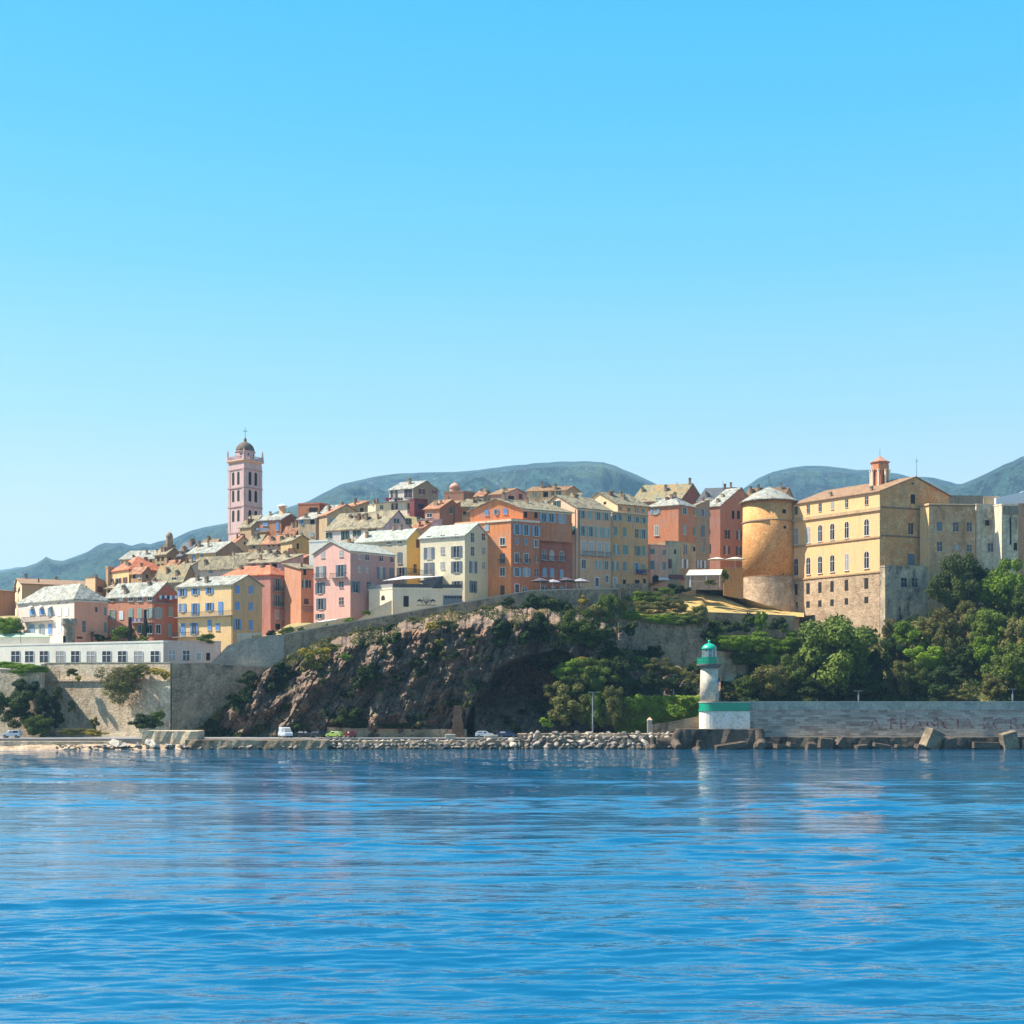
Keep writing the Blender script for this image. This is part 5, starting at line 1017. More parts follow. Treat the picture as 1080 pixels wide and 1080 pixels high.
# ---------------------------------------------------------------- cars
def car(px,D,L_,kind,col,label,heading=1,rz=0):
    b=P(px,0,D); rt=empty('car' if kind!='van' else 'van',Vector((b.x,D,2.3)),label,'car' if kind!='van' else 'van','vehicles parked along the shore road',rz)
    W=1.65/2 if kind!='van' else .95
    if kind=='hatch': low=[(0,.35),(0,.75),(.06,.92),(.30,1.0),(1,1.0),(1,.35)]; cab=[(.24,.98),(.38,1.40),(.50,1.47),(.85,1.45),(.98,1.02)]
    elif kind=='suv': low=[(0,.4),(0,.95),(.05,1.05),(.30,1.12),(1,1.12),(1,.4)]; cab=[(.26,1.10),(.36,1.60),(.5,1.68),(.93,1.66),(1,1.14)]
    else: low=[(0,.4),(0,1.0),(.06,1.2),(.18,1.35),(1,1.35),(1,.4)]; cab=[(.12,1.33),(.24,2.1),(.32,2.3),(.99,2.3),(1,1.37)]
    def ext(m,pts,w0,w1,mi=0):
        n=len(pts); f=lambda x: (x-.5)*L_*-heading
        vs=[(f(x),-(w0 if z<=pts[0][1]+.02 else w1),z) for x,z in pts]+[(f(x),(w0 if z<=pts[0][1]+.02 else w1),z) for x,z in pts]
        m.add(vs,[tuple(range(n)),tuple(range(2*n-1,n-1,-1))]+[(i,n+i,n+(i+1)%n,(i+1)%n) for i in range(n)],mi)
    P_=flat('car_paint',col,.25,.1,var=.05)
    m=MB(); ext(m,low,W,W*.98); ext(m,[(x,z) for x,z in cab],W*.96,W*.8); bo=m.build('body',P_,rt)
    md=bo.modifiers.new('bevel','BEVEL'); md.width=.06; md.segments=2
    zc0=cab[0][1]+.06; zc1=cab[2][1]-.12
    for sy in (-1,1):
        for xa,xb in ((cab[0][0]+.12,.55),(.58,cab[-1][0]-.10)) if kind!='van' else ((.22,.34),(.36,.55)):
            m=MB(); f=lambda x: (x-.5)*L_*-heading; k0=W*.965;k1=W*.83
            q=[(f(xa),sy*k0,zc0),(f(xb),sy*k0,zc0),(f(xb-.02),sy*k1,zc1),(f(xa+.05),sy*k1,zc1)]
            q2=[(x,y*.9,z) for x,y,z in q]; m.add(q+q2,[(0,1,2,3),(7,6,5,4),(0,4,5,1),(1,5,6,2),(2,6,7,3),(3,7,4,0)]); m.build('side_window',GLASS,rt)
    m=MB(); f=lambda x:(x-.5)*L_*-heading; c0,c1=cab[0],cab[1]; 
    q=[(f(c0[0]+.0)+heading*.03,-W*.85,c0[1]+.05),(f(c0[0])+heading*.03,W*.85,c0[1]+.05),(f(c1[0])+heading*.03,W*.72,c1[1]-.03),(f(c1[0])+heading*.03,-W*.72,c1[1]-.03)]
    q2=[(x-heading*.05,y,z-.02) for x,y,z in q]; m.add(q+q2,[(0,1,2,3),(7,6,5,4),(0,4,5,1),(1,5,6,2),(2,6,7,3),(3,7,4,0)]); m.build('windscreen',GLASS,rt)
    for xa in (.18,.8):
        for sy in (-1,1):
            m=MB(); x=f(xa); m.tube((x,sy*(W-.2),.33),(x,sy*(W+.02),.33),.33,n=16); wo=m.build('wheel',IRON,rt); m=MB(); m.tube((x,sy*(W+.021),.33),(x,sy*(W+.04),.33),.19,n=12); m.build('rim',CONC,wo)
    for sy in (-1,1):
        m=MB(); x=f(0); m.box(x-.05,x+.05,sy*(W-.3)-.16,sy*(W-.3)+.16,low[1][1]-.2,low[1][1]-.04); m.build('headlight',WHITE,rt)
        m=MB(); x=f(1); m.box(x-.04,x+.04,sy*(W-.18)-.1,sy*(W-.18)+.1,.75,.98); m.build('tail_light',SH['r'],rt)
    if kind=='van':
        for sy in (-1,1): m=MB(); x=f(1); m.box(x-.03,x+.03,min(sy*.1,sy*.72),max(sy*.1,sy*.72),1.45,2.0); m.build('rear_window',GLASS,rt)
car(12.5,308,3.9,'suv',(216,220,226),'silver-white off-road car parked at the far left under the bastion',-1)
car(301,312,4.6,'van',(206,216,226),'white van seen from behind in the shadow of the cliff',-1,rz=R(118))
car(322,313,4.0,'hatch',(36,40,48),'dark car in deep shade beside the white van',1); car(337,312.5,4.0,'hatch',(50,52,60),'black car between white van and green hatchback',1,rz=R(25))
car(353,309,3.7,'hatch',(168,196,84),'lime green hatchback parked on the shore road',-1,rz=R(-20)); car(369,311,3.5,'hatch',(110,36,44),'dark red car right of the lime green hatchback',-1,rz=R(-60))
car(511,312,4.0,'hatch',(222,226,230),'white hatchback parked before the cave',1); car(535,311.5,4.2,'hatch',(40,62,104),'dark blue hatchback right of the white hatchback',1)
# ================================================================ LONG WHITE BUILDING AND SMALL THINGS OF THE TOWN
WX=[16.5,31,46.5,63.5,79.5,96,112.5,129,146,163.5]
house('pavilion','long low white building with ten wide windows on top of the bastion','building',331,-60,172.3,None,677.5,702,a1=22,a2=30,L2=7,roof='flat',wl=(250,248,248),wr=(226,196,190),dirt=.12,ter=False,
  wins=[('L',x,692.5,9.5 if i not in(1,2) else 9.5,11.5,'m') for i,x in enumerate(WX)])
house('pavilion','low pinkish wing continuing the long white building to the right','building',331.5,168,172.6,233,678,702,a1=30,a2=2,roof='flat',wl=(230,200,196),wr=(232,204,198),dirt=.3,ter=False,
  wins=[('R',181.5,691.5,8,10,'m'),('R',196.5,691.5,8,10,'m'),('R',209.5,692.5,5,8,'D'),('R',219.5,692.5,4,8,'h')])
house('hall','low hall with a pale green flat roof behind the long white building','building',351,-50,62,78,672,700,a1=8,a2=30,roof='shedL',ridge=668.5,wl=(226,228,228),rm=flat('green_membrane',(176,204,168),.8,var=.1),over=.3,dirt=.2,ter=False)
house('kiosk','grey-white curved-roof annex at the far left end of the white building','building',352,-60,48,60,679.5,702,a1=7,a2=30,roof='shedL',ridge=675,wl=(232,230,228),rm=WHITE,over=.3,dirt=.2,ter=False)
# TV mast
def mast(px,py0,py1,D,label):
    b=P(px,py0,D); r_=empty('mast',b,label,'antenna'); hh=Z(py1,D)-b.z; m=MB(); m.tube((0,0,0),(0,0,hh),.06,.04,6); m.build('pole',IRON,r_)
    m=MB()
    for k in range(4): m.box(-.5+.1*k,.5-.1*k,-.02,.02,hh*.8+k*.15,hh*.8+k*.15+.03)
    m.build('aerial',IRON,r_)
mast(21.8,678,655,334,'thin grey mast on the roof of the long white building'); mast(966.8,503,483,392,'thin antenna rod on the fortress gable ridge')
mast(388,531,515,437,'tv aerial on the small bright cream house'); mast(205.5,572,566,420,'tv aerial on the dark-roofed house left of the ochre house'); mast(576,514,509,446,'small tv aerial on the beige skyline house'); mast(555,515,510,448,'small tv aerial on the pink skyline house')
# parasols, awnings
def parasol(px,pyb,pyt,D,r_,label,col,flatk=.22):
    b=P(px,pyb,D); rt=empty('parasol',b,label,'parasol','parasols on the restaurant terraces'); hh=Z(pyt,D)-b.z; m=MB()
    m.tube((0,0,0),(0,0,hh),.05,n=6); m.build('pole',WHITE,rt); m=MB(); m.lathe([(r_,hh-r_*flatk-.02),(r_,hh-r_*flatk+.04),(r_*.5,hh-r_*flatk*.4+.03),(.04,hh+.05)],8); m.build('canopy',col,rt)
PC=flat('parasol_cloth',(248,238,226),.8,var=.05); GC=flat('grey_cloth',(84,82,90),.8,var=.15); LC=flat('pale_grey_cloth',(156,154,160),.8,var=.1)
parasol(756,599,588,382,2.5,'white parasol left of two, before the terracotta house by the tower',PC); parasol(775.3,599,587.7,381,2.9,'white parasol right of two, next to the round tower',PC)
for i,(px,k,lb,c) in enumerate(((570,0,'dark grey sail parasol at the left end of the rampart café',GC),(583,1,'pale sail parasol second from the left at the rampart café',LC),(597,2,'dark grey sail parasol in the middle of the rampart café',GC),(612,3,'pale grey sail parasol at the right end of the rampart café',LC))):
    parasol(px,623,(609.5,611,609,610)[i],352+i,2.5,lb,c,.36)
for i in range(7):
    px=564+i*8; t=empty('cafe_table',P(px,622.5,351),'small dark café table number %s from the left under the rampart parasols'%('one','two','three','four','five','six','seven')[i],'table','tables of the rampart café')
    t['label']=('small dark café table at the far left under the rampart parasols','second café table from the left under the rampart parasols','third café table from the left under the rampart parasols','café table in the middle of the rampart parasols','third café table from the right under the rampart parasols','second café table from the right under the rampart parasols','café table at the far right beyond the rampart parasols')[i]
    m=MB(); m.box(-.4,.4,-.4,.4,.72,.76); m.build('table_top',SH['k'],t); m=MB(); m.tube((0,0,0),(0,0,.72),.05); m.build('leg',IRON,t)
    m=MB(); m.box(.6,1.05,-.2,.25,.4,.46); m.box(1.0,1.05,-.2,.25,.46,.9); m.box(.6,.64,-.2,-.16,0,.4); m.box(1,1.04,-.2,-.16,0,.4); c=m.build('chair',IRON,None,P(px,622.5,351)); tag(c,'small dark café chair standing under the rampart parasols','chair','chairs of the rampart café')
pg=empty('pergola',P(741,617.5,374),'cream striped awning pergola with white posts below the old stone house','pergola')
q=[P(723.5,606.5,374),P(760,606,374),P(762,600.5,378),P(727,601,378)]; m=MB(); m.slab([p-pg.location for p in q],.15); m.build('awning',flat('cream_awning',(250,228,196),.8,var=.05),pg)
m=MB()
for px in (728,745,759): m.tube(P(px,619,374.3)-pg.location,P(px,606,374.3)-pg.location,.12,n=6)
m.tube(P(728,613,374.3)-pg.location,P(759,613,374.3)-pg.location,.05,n=6); m.build('posts',WHITE,pg)
ra=empty('awning',P(711,613,380),'dark red café awning beside the small pink house','awning'); m=MB(); q=[P(704,610.5,379),P(722,611,379),P(720,606,382),P(706,606,382)]; m.slab([p-ra.location for p in q],.12); m.build('cloth',SH['r'],ra)
wa=empty('awning',P(700,613,378),'pale narrow awning left of the dark red awning','awning'); m=MB(); q=[P(694,610.8,377),P(706,611,377),P(704,609.3,379),P(696,609,379)]; m.slab([p-wa.location for p in q],.1); m.build('cloth',PC,wa)
strip('terrace_wall','stained orange wall between the white parasols and the round tower','wall',[(763,599,628,380),(784,599,632,384)],.8,plaster((224,156,84),1.),.08)
strip('terrace_wall','pale terrace wall behind the awning pergola','wall',[(722,606,622,379.5),(763,603,622,381)],.5,plaster((206,186,176),.7))
strip('terrace_wall','dark stone wall with railing below the ochre house','wall',[(650,616,634,366),(684,615,632,371)],.6,RAMP)
# garden wall bits on left terrace
strip('garden_wall','low pale garden wall in front of the mauve-pink house','wall',[(250,668,678,336),(276,667,676,336.5)],.3,plaster((230,214,196),.3))
strip('garden_wall','low sunny garden wall along the top of the rampart path','wall',[(300,664,672,338),(331,657,668,341),(372,650.5,658,345)],.3,plaster((226,206,176),.3))
sh_=empty('shade_sail',P(340,654,345),'white shade sail stretched in the garden below the tall pink house','shade sail'); m=MB(); q=[P(333,655.5,344),P(351,656,344),P(356,652.5,346)]; m.slab([p-sh_.location for p in q],.06); m.build('cloth',WHITE,sh_); m=MB(); m.tube(P(334,660,344)-sh_.location,P(334,655.4,344)-sh_.location,.06); m.tube(P(355.5,656,346)-sh_.location,P(355.5,652.5,346)-sh_.location,.06); m.build('posts',IRON,sh_)
# laundry
def laundry(px0,px1,py,D,cols,label):
    r_=empty('laundry',P((px0+px1)/2,py,D),label,'laundry'); n=len(cols); w=(px1-px0)/F*D/n
    for i,c in enumerate(cols):
        m=MB(); x=-w*n/2+w*i; hh=random.uniform(.6,1.1); m.box(x+.05,x+w-.05,-.03,.03,-hh,0); m.build('cloth',flat('cloth',c,.9),r_)
laundry(139,150,652.5,343.5,[(90,130,200),(240,240,240),(220,120,150),(240,240,240),(110,150,210)],'blue and white laundry on the lower balcony of the terracotta house')
laundry(168,187,628,348.5,[(240,240,240),(60,70,110),(230,230,235),(50,50,70),(240,236,230),(120,130,170),(245,245,245)],'white and navy laundry under the gable of the terracotta house')
laundry(407,413,525,438,[(210,30,70),(200,40,80)],'bright red cloth hanging at the hilltop balcony'); laundry(416,425,525.3,438,[(60,50,80),(120,30,50),(60,60,110)],'dark laundry along the hilltop balcony')
laundry(270,284,556.8,410,[(236,236,240),(220,220,226),(240,240,244),(228,226,230)],'white sheets on the balcony of the orange-brown house'); laundry(671,682,601.5,371.5,[(90,50,90),(60,60,120),(120,70,100)],'purple laundry on the lower balcony of the ochre house')
# ================================================================ VEGETATION
def leafmat(name,c1,c2,c3=None):
    m,nt,bs,N,L=newmat(name); c1,c2=[tuple(x*k for x,k in zip(lin(c),(.92,.82,.62))) for c in (c1,c2)]
    g=N.new('ShaderNodeNewGeometry'); oi=N.new('ShaderNodeObjectInfo')
    a=mixc(nt,ramp(nt,g.outputs['Random Per Island'],0,1),c1,c2); n=nz(nt,.35,detail=4)
    b=mixc(nt,ramp(nt,n.outputs[0],.4,.65),a,mixc(nt,.5,c2,tuple(x*1.5 for x in c2)))
    hs=N.new('ShaderNodeHueSaturation'); mr=N.new('ShaderNodeMapRange'); L.new(oi.outputs['Random'],mr.inputs[0]); mr.inputs[3].default_value=.75; mr.inputs[4].default_value=1.25; L.new(mr.outputs[0],hs.inputs['Value']); L.new(b,hs.inputs['Color'])
    L.new(hs.outputs[0],bs.inputs['Base Color']); bs.inputs['Roughness'].default_value=.7; bs.inputs['Specular IOR Level'].default_value=.12
    tl=N.new('ShaderNodeBsdfTranslucent'); L.new(hs.outputs[0],tl.inputs[0]); mx=N.new('ShaderNodeMixShader'); mx.inputs[0].default_value=.25
    L.new(bs.outputs[0],mx.inputs[1]); L.new(tl.outputs[0],mx.inputs[2]); L.new(mx.outputs[0],N['Material Output'].inputs[0]); return m
LM={'broad':leafmat('broad_leaves',(56,78,34),(94,114,54)),'bright':leafmat('bright_leaves',(78,110,34),(118,148,50)),'dark':leafmat('dark_leaves',(32,52,30),(56,74,40)),
    'pine':leafmat('pine_needles',(46,66,38),(76,90,48)),'olive':leafmat('olive_leaves',(80,90,54),(118,120,74)),'dry':leafmat('dry_twigs',(136,128,104),(110,114,72)),'yellow':leafmat('broom_flowers',(206,176,60),(120,130,60)),'brown':leafmat('brown_twigs',(104,86,66),(96,104,60))}
def leaves(seed,ncl,nl,ls,low=-1.,clr=(.22,.42),rad=(1,1,1),zb=-1):
    rg=np.random.default_rng(seed); C=[];Rr=[]
    while len(C)<ncl:
        p=rg.uniform(-1,1,3)
        d=np.linalg.norm(p)
        if d>1 or p[2]<low: continue
        p=p/max(d,.01)*rg.uniform(.3,.9); r=rg.uniform(*clr)
        C.append(p);Rr.append(r)
    C=np.array(C);Rr=np.array(Rr); w=Rr**2/np.sum(Rr**2); k=rg.choice(ncl,nl,p=w)
    d=rg.normal(size=(nl,3)); d/=np.linalg.norm(d,axis=1)[:,None]; rr=rg.uniform(.55,1.05,nl)[:,None]
    pos=C[k]+d*Rr[k][:,None]*rr*np.array([1,1,.8])
    n=d+rg.normal(size=(nl,3))*.5+np.array([0,0,.3]); n/=np.linalg.norm(n,axis=1)[:,None]
    t=np.cross(n,rg.normal(size=(nl,3))); t/=np.linalg.norm(t,axis=1)[:,None]; b=np.cross(n,t)
    s=ls*rg.uniform(.6,1.3,nl)[:,None]
    V=np.stack([pos-t*s-b*s*.6,pos+t*s*.9-b*s*.3,pos+t*s+b*s*.6,pos-t*s*.8+b*s*.5],1)*np.array(rad)
    return V.reshape(-1,3)
def qmesh(name,V,mat):
    n=len(V)//4; me=bpy.data.meshes.new(name); me.vertices.add(len(V)); me.vertices.foreach_set('co',V.astype(np.float32).ravel())
    me.loops.add(n*4); me.loops.foreach_set('vertex_index',np.arange(n*4,dtype=np.int32)); me.polygons.add(n)
    me.polygons.foreach_set('loop_start',np.arange(0,n*4,4,dtype=np.int32)); me.update(calc_edges=True); me.materials.append(mat); me.validate(); return me
CR={}
for kind,spec in {'broad':(4,44,15000,.035,-.7,(.18,.34)),'bright':(3,34,9000,.042,-.7,(.18,.34)),'dark':(3,34,9000,.042,-.8,(.18,.34)),'pine':(2,60,16000,.03,-1,(.14,.26)),'olive':(3,36,9000,.038,-.7,(.18,.34)),'dry':(2,50,7000,.03,-1,(.15,.3)),'yellow':(2,20,2500,.06,-1,(.2,.4)),'brown':(2,40,7000,.035,-1,(.15,.3))}.items():
    CR[kind]=[qmesh('crown',leaves(hash(kind)%97*0+len(kind)*31+i*7,spec[1],spec[2],spec[3],spec[4],spec[5]),LM[kind]) for i in range(spec[0])]
# small shrubs use coarser meshes
CS={}
for kind in CR: CS[kind]=[qmesh('foliage',leaves(len(kind)*17+i*5,16,1700,.085,-.8,(.22,.42)),LM[kind]) for i in range(3)]
BARK=flat('bark',(96,82,66),.95,var=.5); vr=random.Random(11)
def trunkmesh(h_,r_,seed):
    m=MB(); rd=random.Random(seed); p=Vector((0,0,-h_)); q=Vector((rd.uniform(-.2,.2),rd.uniform(-.2,.2),-.3)); m.tube(p,q,r_,r_*.65,8)
    for k in range(5):
        t=6.28*k/5+rd.random(); e=Vector((math.cos(t)*.5,math.sin(t)*.5,rd.uniform(.1,.6))); m.tube(q,e,r_*.5,r_*.15,6)
        m.tube(e*.6+q*.4,e*.6+q*.4+Vector((rd.uniform(-.3,.3),rd.uniform(-.3,.3),.35)),r_*.28,r_*.08,5)
    return m.mesh('trunk',BARK)
TM=[trunkmesh(1.5,.09,k) for k in range(3)]
def tree(px,py,rx,ry,kind,label,D=None,name='tree',gr=None):
    if D is None:
        k=(HY-(py+ry*.8))/F; sl=hsl(px); D=min(378,max(324,(H-3+321*sl)/(sl-k))); rx*=1.16; ry*=1.12
    c=P(px,py,D); s=D/F; rt=empty(name,c,label,'tree',gr)
    o=obj('crown',vr.choice(CR[kind]),rt); o.scale=(rx*s,max(rx,ry)*s*.9 if rx<25 else rx*s*.9,ry*s); o.rotation_euler=(0,0,vr.uniform(0,6.28) if abs(rx-ry)<6 else vr.choice([0,3.14]))
    t=obj('trunk',vr.choice(TM),rt); t.scale=(rx*s,rx*s,ry*s); return rt
def shrub(px,py,rx,ry,kind,label,D,gr=None,name='shrub',cat='shrub'):
    c=P(px,py,D); s=D/F; o=obj(name,vr.choice(CS[kind] if max(rx,ry)<13 else CR[kind]),None,c); o.scale=(rx*s,min(rx,ry)*s*1.0,ry*s); o.rotation_euler=(0,0,vr.choice([0,3.14])+vr.uniform(-.3,.3)); o.scale=[q*1.15 for q in o.scale]; tag(o,label,cat,gr); return o
G1='trees on the slope below the fortress'
for a_ in [
 (887,690,46,48,'broad','largest broadleaf tree, its crown covering the left part of the fortress base'),
 (850,706,20,26,'broad','rounded tree joined to the left of the largest broadleaf tree'),
 (1006,618,26,38,'pine','tall dark pine in front of the fortress wing'),(1003,668,20,28,'brown','brownish half-dry tree under the tall dark pine'),
 (1030,612,16,22,'dark','dark ivy-covered tree between the pine and the rounded tree'),
 (1060,622,24,34,'bright','big rounded bright tree at the right edge under the buttress tower'),
 (1042,662,20,24,'broad','mid-green tree under the dark ivy-covered tree'),(1070,672,16,26,'olive','yellowish tree at the right edge below the bright rounded tree'),
 (1066,708,26,28,'broad','wide olive-green tree at the right edge just above the breakwater'),(1034,692,18,22,'bright','fresh green rounded tree left of the small stone path'),
 (960,672,16,17,'bright','light green tree under the stained annex'),(944,690,14,18,'dark','dark tree touching the right side of the largest tree'),(978,662,12,14,'olive','pale silvery tree right of the light green tree'),
 (976,694,19,16,'bright','vivid green tree below the pale silvery tree'),(947,716,19,20,'olive','olive tree above the breakwater right of the largest tree'),
 (995,722,20,17,'dark','dense dome-shaped dark tree just above the breakwater'),(1015,698,14,16,'dark','dark tree behind the fresh green rounded tree'),(1050,722,16,14,'olive','low olive bush-like tree at the end of the stone path'),
 (968,716,14,18,'broad','small broad tree between olive tree and dome-shaped tree'),(1022,650,12,16,'olive','grey-green tree right of the half-dry tree'),
 (810,718,24,20,'olive','olive-green tree directly right of the lighthouse'),(838,712,17,22,'broad','leaning tree between the olive-green tree and the rounded tree'),(785,724,14,13,'broad','small round tree behind the white lighthouse base'),
 (776,702,12,14,'bright','leafy green tree in front of the light stone wall'),(822,694,14,12,'brown','reddish-brown shrubby tree under the green creeper'),(862,726,22,12,'dark','dark undergrowth tree below the rounded tree'),(905,726,26,13,'dark','dark undergrowth tree below the largest tree'),
 (925,708,14,20,'dark','shaded tree under the right flank of the largest tree'),(1082,640,16,24,'broad','tree cut off by the right edge beside the bright rounded tree'),(1095,700,24,30,'broad','tree just beyond the right edge above the breakwater'),
 (936,664,8,12,'brown','thin brownish tree growing against the fortress corner'),(1010,735,14,8,'olive','pale low tree right of the dome-shaped dark tree')]:
    tree(*a_,gr=G1)
G2='shrubs on the overgrown terrace'; 
for a_ in [
 (770,678,20,10,'bright','bright green creeper mound over the light stone wall, left part',347),(797,678,22,12,'bright','bright green creeper mound over the light stone wall, middle part',349),(826,684,20,12,'bright','bright green creeper mound over the light stone wall, right part',352),
 (806,696,18,12,'bright','green creeper hanging below the middle creeper mound',350),(788,690,16,12,'broad','darker creeper hanging left of the half-hidden wall',348),(800,710,12,14,'dark','dark shrub in the shadow of the creeper mounds',352),
 (772,659,10,9,'dark','dark round bush below the low brown parapet wall, left of three',360),(789,656,11,11,'dark','dark round bush below the low brown parapet wall, middle of three',361),(821,661,10,9,'dark','dark round bush below the low brown parapet wall, right of three',361),(803,655,6,13,'bright','upright bright young tree between the dark round bushes',359),
 (757,663,10,9,'broad','creeper bush at the right end of the big rubble wall',352),(748,672,9,8,'dark','dark creeper on the corner of the big rubble wall',347.5),(832,670,10,6,'bright','sunny green bush at the foot of the low brown wall',360),(836,675,5,10,'broad','small upright bush beside the fortress stone base',364),
 (690,634,16,10,'broad','large rounded bush in the middle of the dry terrace',360),(672,632,10,7,'bright','light green bush at the left of the terrace',362),(686,642,18,8,'olive','grey-green bush in front of the large rounded terrace bush',352),(710,638,13,9,'olive','silvery bush right of the large rounded terrace bush',354),
 (700,624,11,6,'broad','bush beside the small pink house',368),(716,620,11,7,'dark','dark bush below the dark red awning',371),(664,650,16,6,'bright','creeper along the wall top at the left end of the terrace',347.6),(690,653,18,6,'bright','creeper along the wall top in the middle of the terrace',347.6),(718,653,18,7,'broad','creeper along the wall top right of the middle',347.6),(738,652,10,8,'olive','shrub at the right corner of the terrace wall top',347.8),
 (735,646,10,8,'olive','tall grassy shrub near the terrace right corner',350),(749,614,6,4,'olive','round clipped bush under the awning pergola',372),(765,607,4,7,'broad','creeper on the stained orange wall',378.5),(655,640,8,8,'yellow','dry yellow bush at the rampart corner',352)]:
    shrub(*a_[:6],a_[6],G2)
def cD(px,py,k=1.2): return cliffD(px,py)-k
G3='shrubs growing on the cliff'
for a_ in [
 (612,664,22,20,'broad','largest sunlit bush on the cliff below the sail parasols',335),(640,640,12,16,'broad','tall bush against the rampart corner',341),(628,648,12,12,'olive','pale bush between largest sunlit bush and tall bush',339),(592,672,12,12,'olive','olive bush left of the largest sunlit bush',335),
 (578,644,18,14,'dark','dark creeper hanging over the rampart below the sail parasols',341.8),(560,634,10,9,'dark','dark creeper near the orange house on the rampart',341.5),(580,634,5,3,'yellow','yellow flowering broom on the hanging creeper',341),(615,634,5,5,'yellow','yellow flowering broom right of the hanging creeper',341.5),(596,642,9,10,'dark','dark bush between the two yellow brooms',341.5),
 (536,634,9,5,'dark','small creeper on the rampart below the orange house',340),(545,644,8,8,'dark','small dark bush under the rampart left of the hanging creeper',338),
 (506,658,12,10,'olive','grey-green bush under the rampart below the cream house',335),(524,662,12,10,'dark','dark bush right of the grey-green bush under the cream house',335),(530,674,14,12,'dark','dark bush hanging above the cave roof',332),(514,648,7,5,'olive','small olive bush at the rampart foot',338),
 (566,664,16,16,'dark','dark ivy patch above the cave',336),(550,672,9,9,'dark','small ivy patch left of the dark ivy above the cave',335),(584,690,13,10,'broad','bush on the cave lip',331),(640,668,12,10,'dark','dark shrub left of the big rubble wall',340),(664,662,8,10,'dark','dark creeper at the left edge of the big rubble wall',346),
 (600,706,16,11,'bright','yellow-green bush on the mound right of the cave',325),(616,700,14,7,'yellow','rust-tipped bush on top of the mound',325),(630,712,20,18,'broad','big leafy bush in the middle of the mound',324),(655,712,14,20,'dark','dark leafy bush on the right side of the mound',325),(642,690,14,12,'dark','dark shrub at the top of the mound',330),
 (650,746,13,22,'olive','rough draping bush hiding the left end of the hedge',318),(668,742,10,8,'bright','leafy tuft bulging from the top of the hedge near its left end',319.5),(712,748,9,7,'bright','leafy tuft bulging from the hedge face near the pillar',319.8),(605,742,20,20,'olive','grey-green bush at the foot of the mound beside the cave',320),(590,752,12,12,'olive','pale bush at the left foot of the mound',319),(628,748,16,22,'broad','dark green tall bush behind the street lamp',319),(585,728,12,10,'olive','small pale bush inside the cave mouth',323),(612,725,16,14,'dark','shaded bush in the middle of the mound',321),
 (665,725,16,12,'dark','dark bush above the left end of the hedge',325),(684,722,14,12,'dark','dark bush above the hedge, middle of three',326),(698,704,15,10,'olive','pale olive bush below the big rubble wall',334),(712,710,12,8,'olive','olive bush left of the thin lamp post',333),(730,716,10,8,'olive','olive bush right of the thin lamp post',332),(727,728,7,6,'dark','round dark bush beside the upper road',326.5),(705,722,14,8,'dark','dark low bush behind the thin lamp post',329),(690,690,10,9,'dark','dark shrub at the foot of the big rubble wall',342),(675,700,12,10,'broad','shrub left of the pale olive bush',338),(735,700,9,10,'dark','dark shrub at the slanting end of the big rubble wall',342),
 (551,752,8,5,'dark','dark bush on the rock floor of the cave',cD(551,752)),(567,744,9,6,'broad','green bush on the slope right of the cave floor',cD(567,744)),(578,762,8,6,'bright','low bright bush near the blue hatchback',319),
 (333,692,15,11,'yellow','yellow-green sunny bush under the left rampart',cD(333,692,2)),(326,702,10,8,'olive','grey sunny bush below the yellow-green bush',cD(326,702,2)),(352,683,14,5,'olive','low dry bush at the rampart foot right of the yellow-green bush',cD(352,683,2)),(364,693,7,4,'bright','small light bush on the ledge',cD(364,693)),
 (388,712,13,10,'dark','dark ivy patch in the middle of the left cliff',cD(388,712)),(378,720,9,8,'dark','lower dark ivy patch on the left cliff',cD(378,720)),(408,662,9,6,'dark','dark bush below the restaurant ramp',cD(408,664,1.5)),(416,672,8,8,'dark','dark bush under the restaurant emblem',cD(416,672)),(436,654,8,4,'olive','small bush at the rampart below the emblem',cD(436,660,3)),
 (455,660,7,5,'yellow','orange-brown dry bush below the garage door',cD(455,661,2)),(470,658,12,5,'olive','dry olive bush right of the orange-brown bush',cD(470,660,2)),(464,678,5,4,'yellow','tiny yellow bush on the middle cliff',cD(464,678)),(420,715,6,5,'dark','small dark bush high on the middle cliff',cD(420,715)),
 (368,756,13,11,'dark','dark creeper tree at the cliff foot above the green hatchback',cD(368,756,1.5)),(385,764,16,5,'dark','low creeper right of the dark creeper tree',cD(385,764,1.5)),(425,766,30,3,'dark','long low creeper on top of the low stone wall',317.5),
 (300,712,13,9,'dark','dark shadowed bush at the end of the smooth retaining wall',cD(300,712,1.5)),(286,722,12,9,'dark','dark bush on the slope below the retaining wall',cD(286,722,1.5)),(262,714,12,8,'dark','dark ivy on the bastion right side',cD(262,726,2.5)),(245,735,9,6,'dark','small ivy on the shaded bastion wall',cD(245,748)),(300,745,8,6,'dark','small dark bush on the lower left cliff',cD(300,745)),(315,765,9,5,'dark','low dark bush near the white van',cD(315,765)),
 (480,690,6,5,'dark','small bush on the middle cliff left of the cave roof',cD(480,690)),(440,700,8,6,'dark','dark clump in the centre of the cliff',cD(440,700)),(405,690,7,5,'olive','pale clump right of the left cliff ledge',cD(405,690)),(497,676,7,5,'dark','clump under the grey-green bush',cD(497,676))]:
    shrub(*a_[:6],(min(a_[6],cliffD(a_[0],a_[1])-1.0) if a_[1]>660 else a_[6])-(4 if 570<a_[0]<745 and a_[1]>690 else 0),G3)
G4='plants around the left bastion'
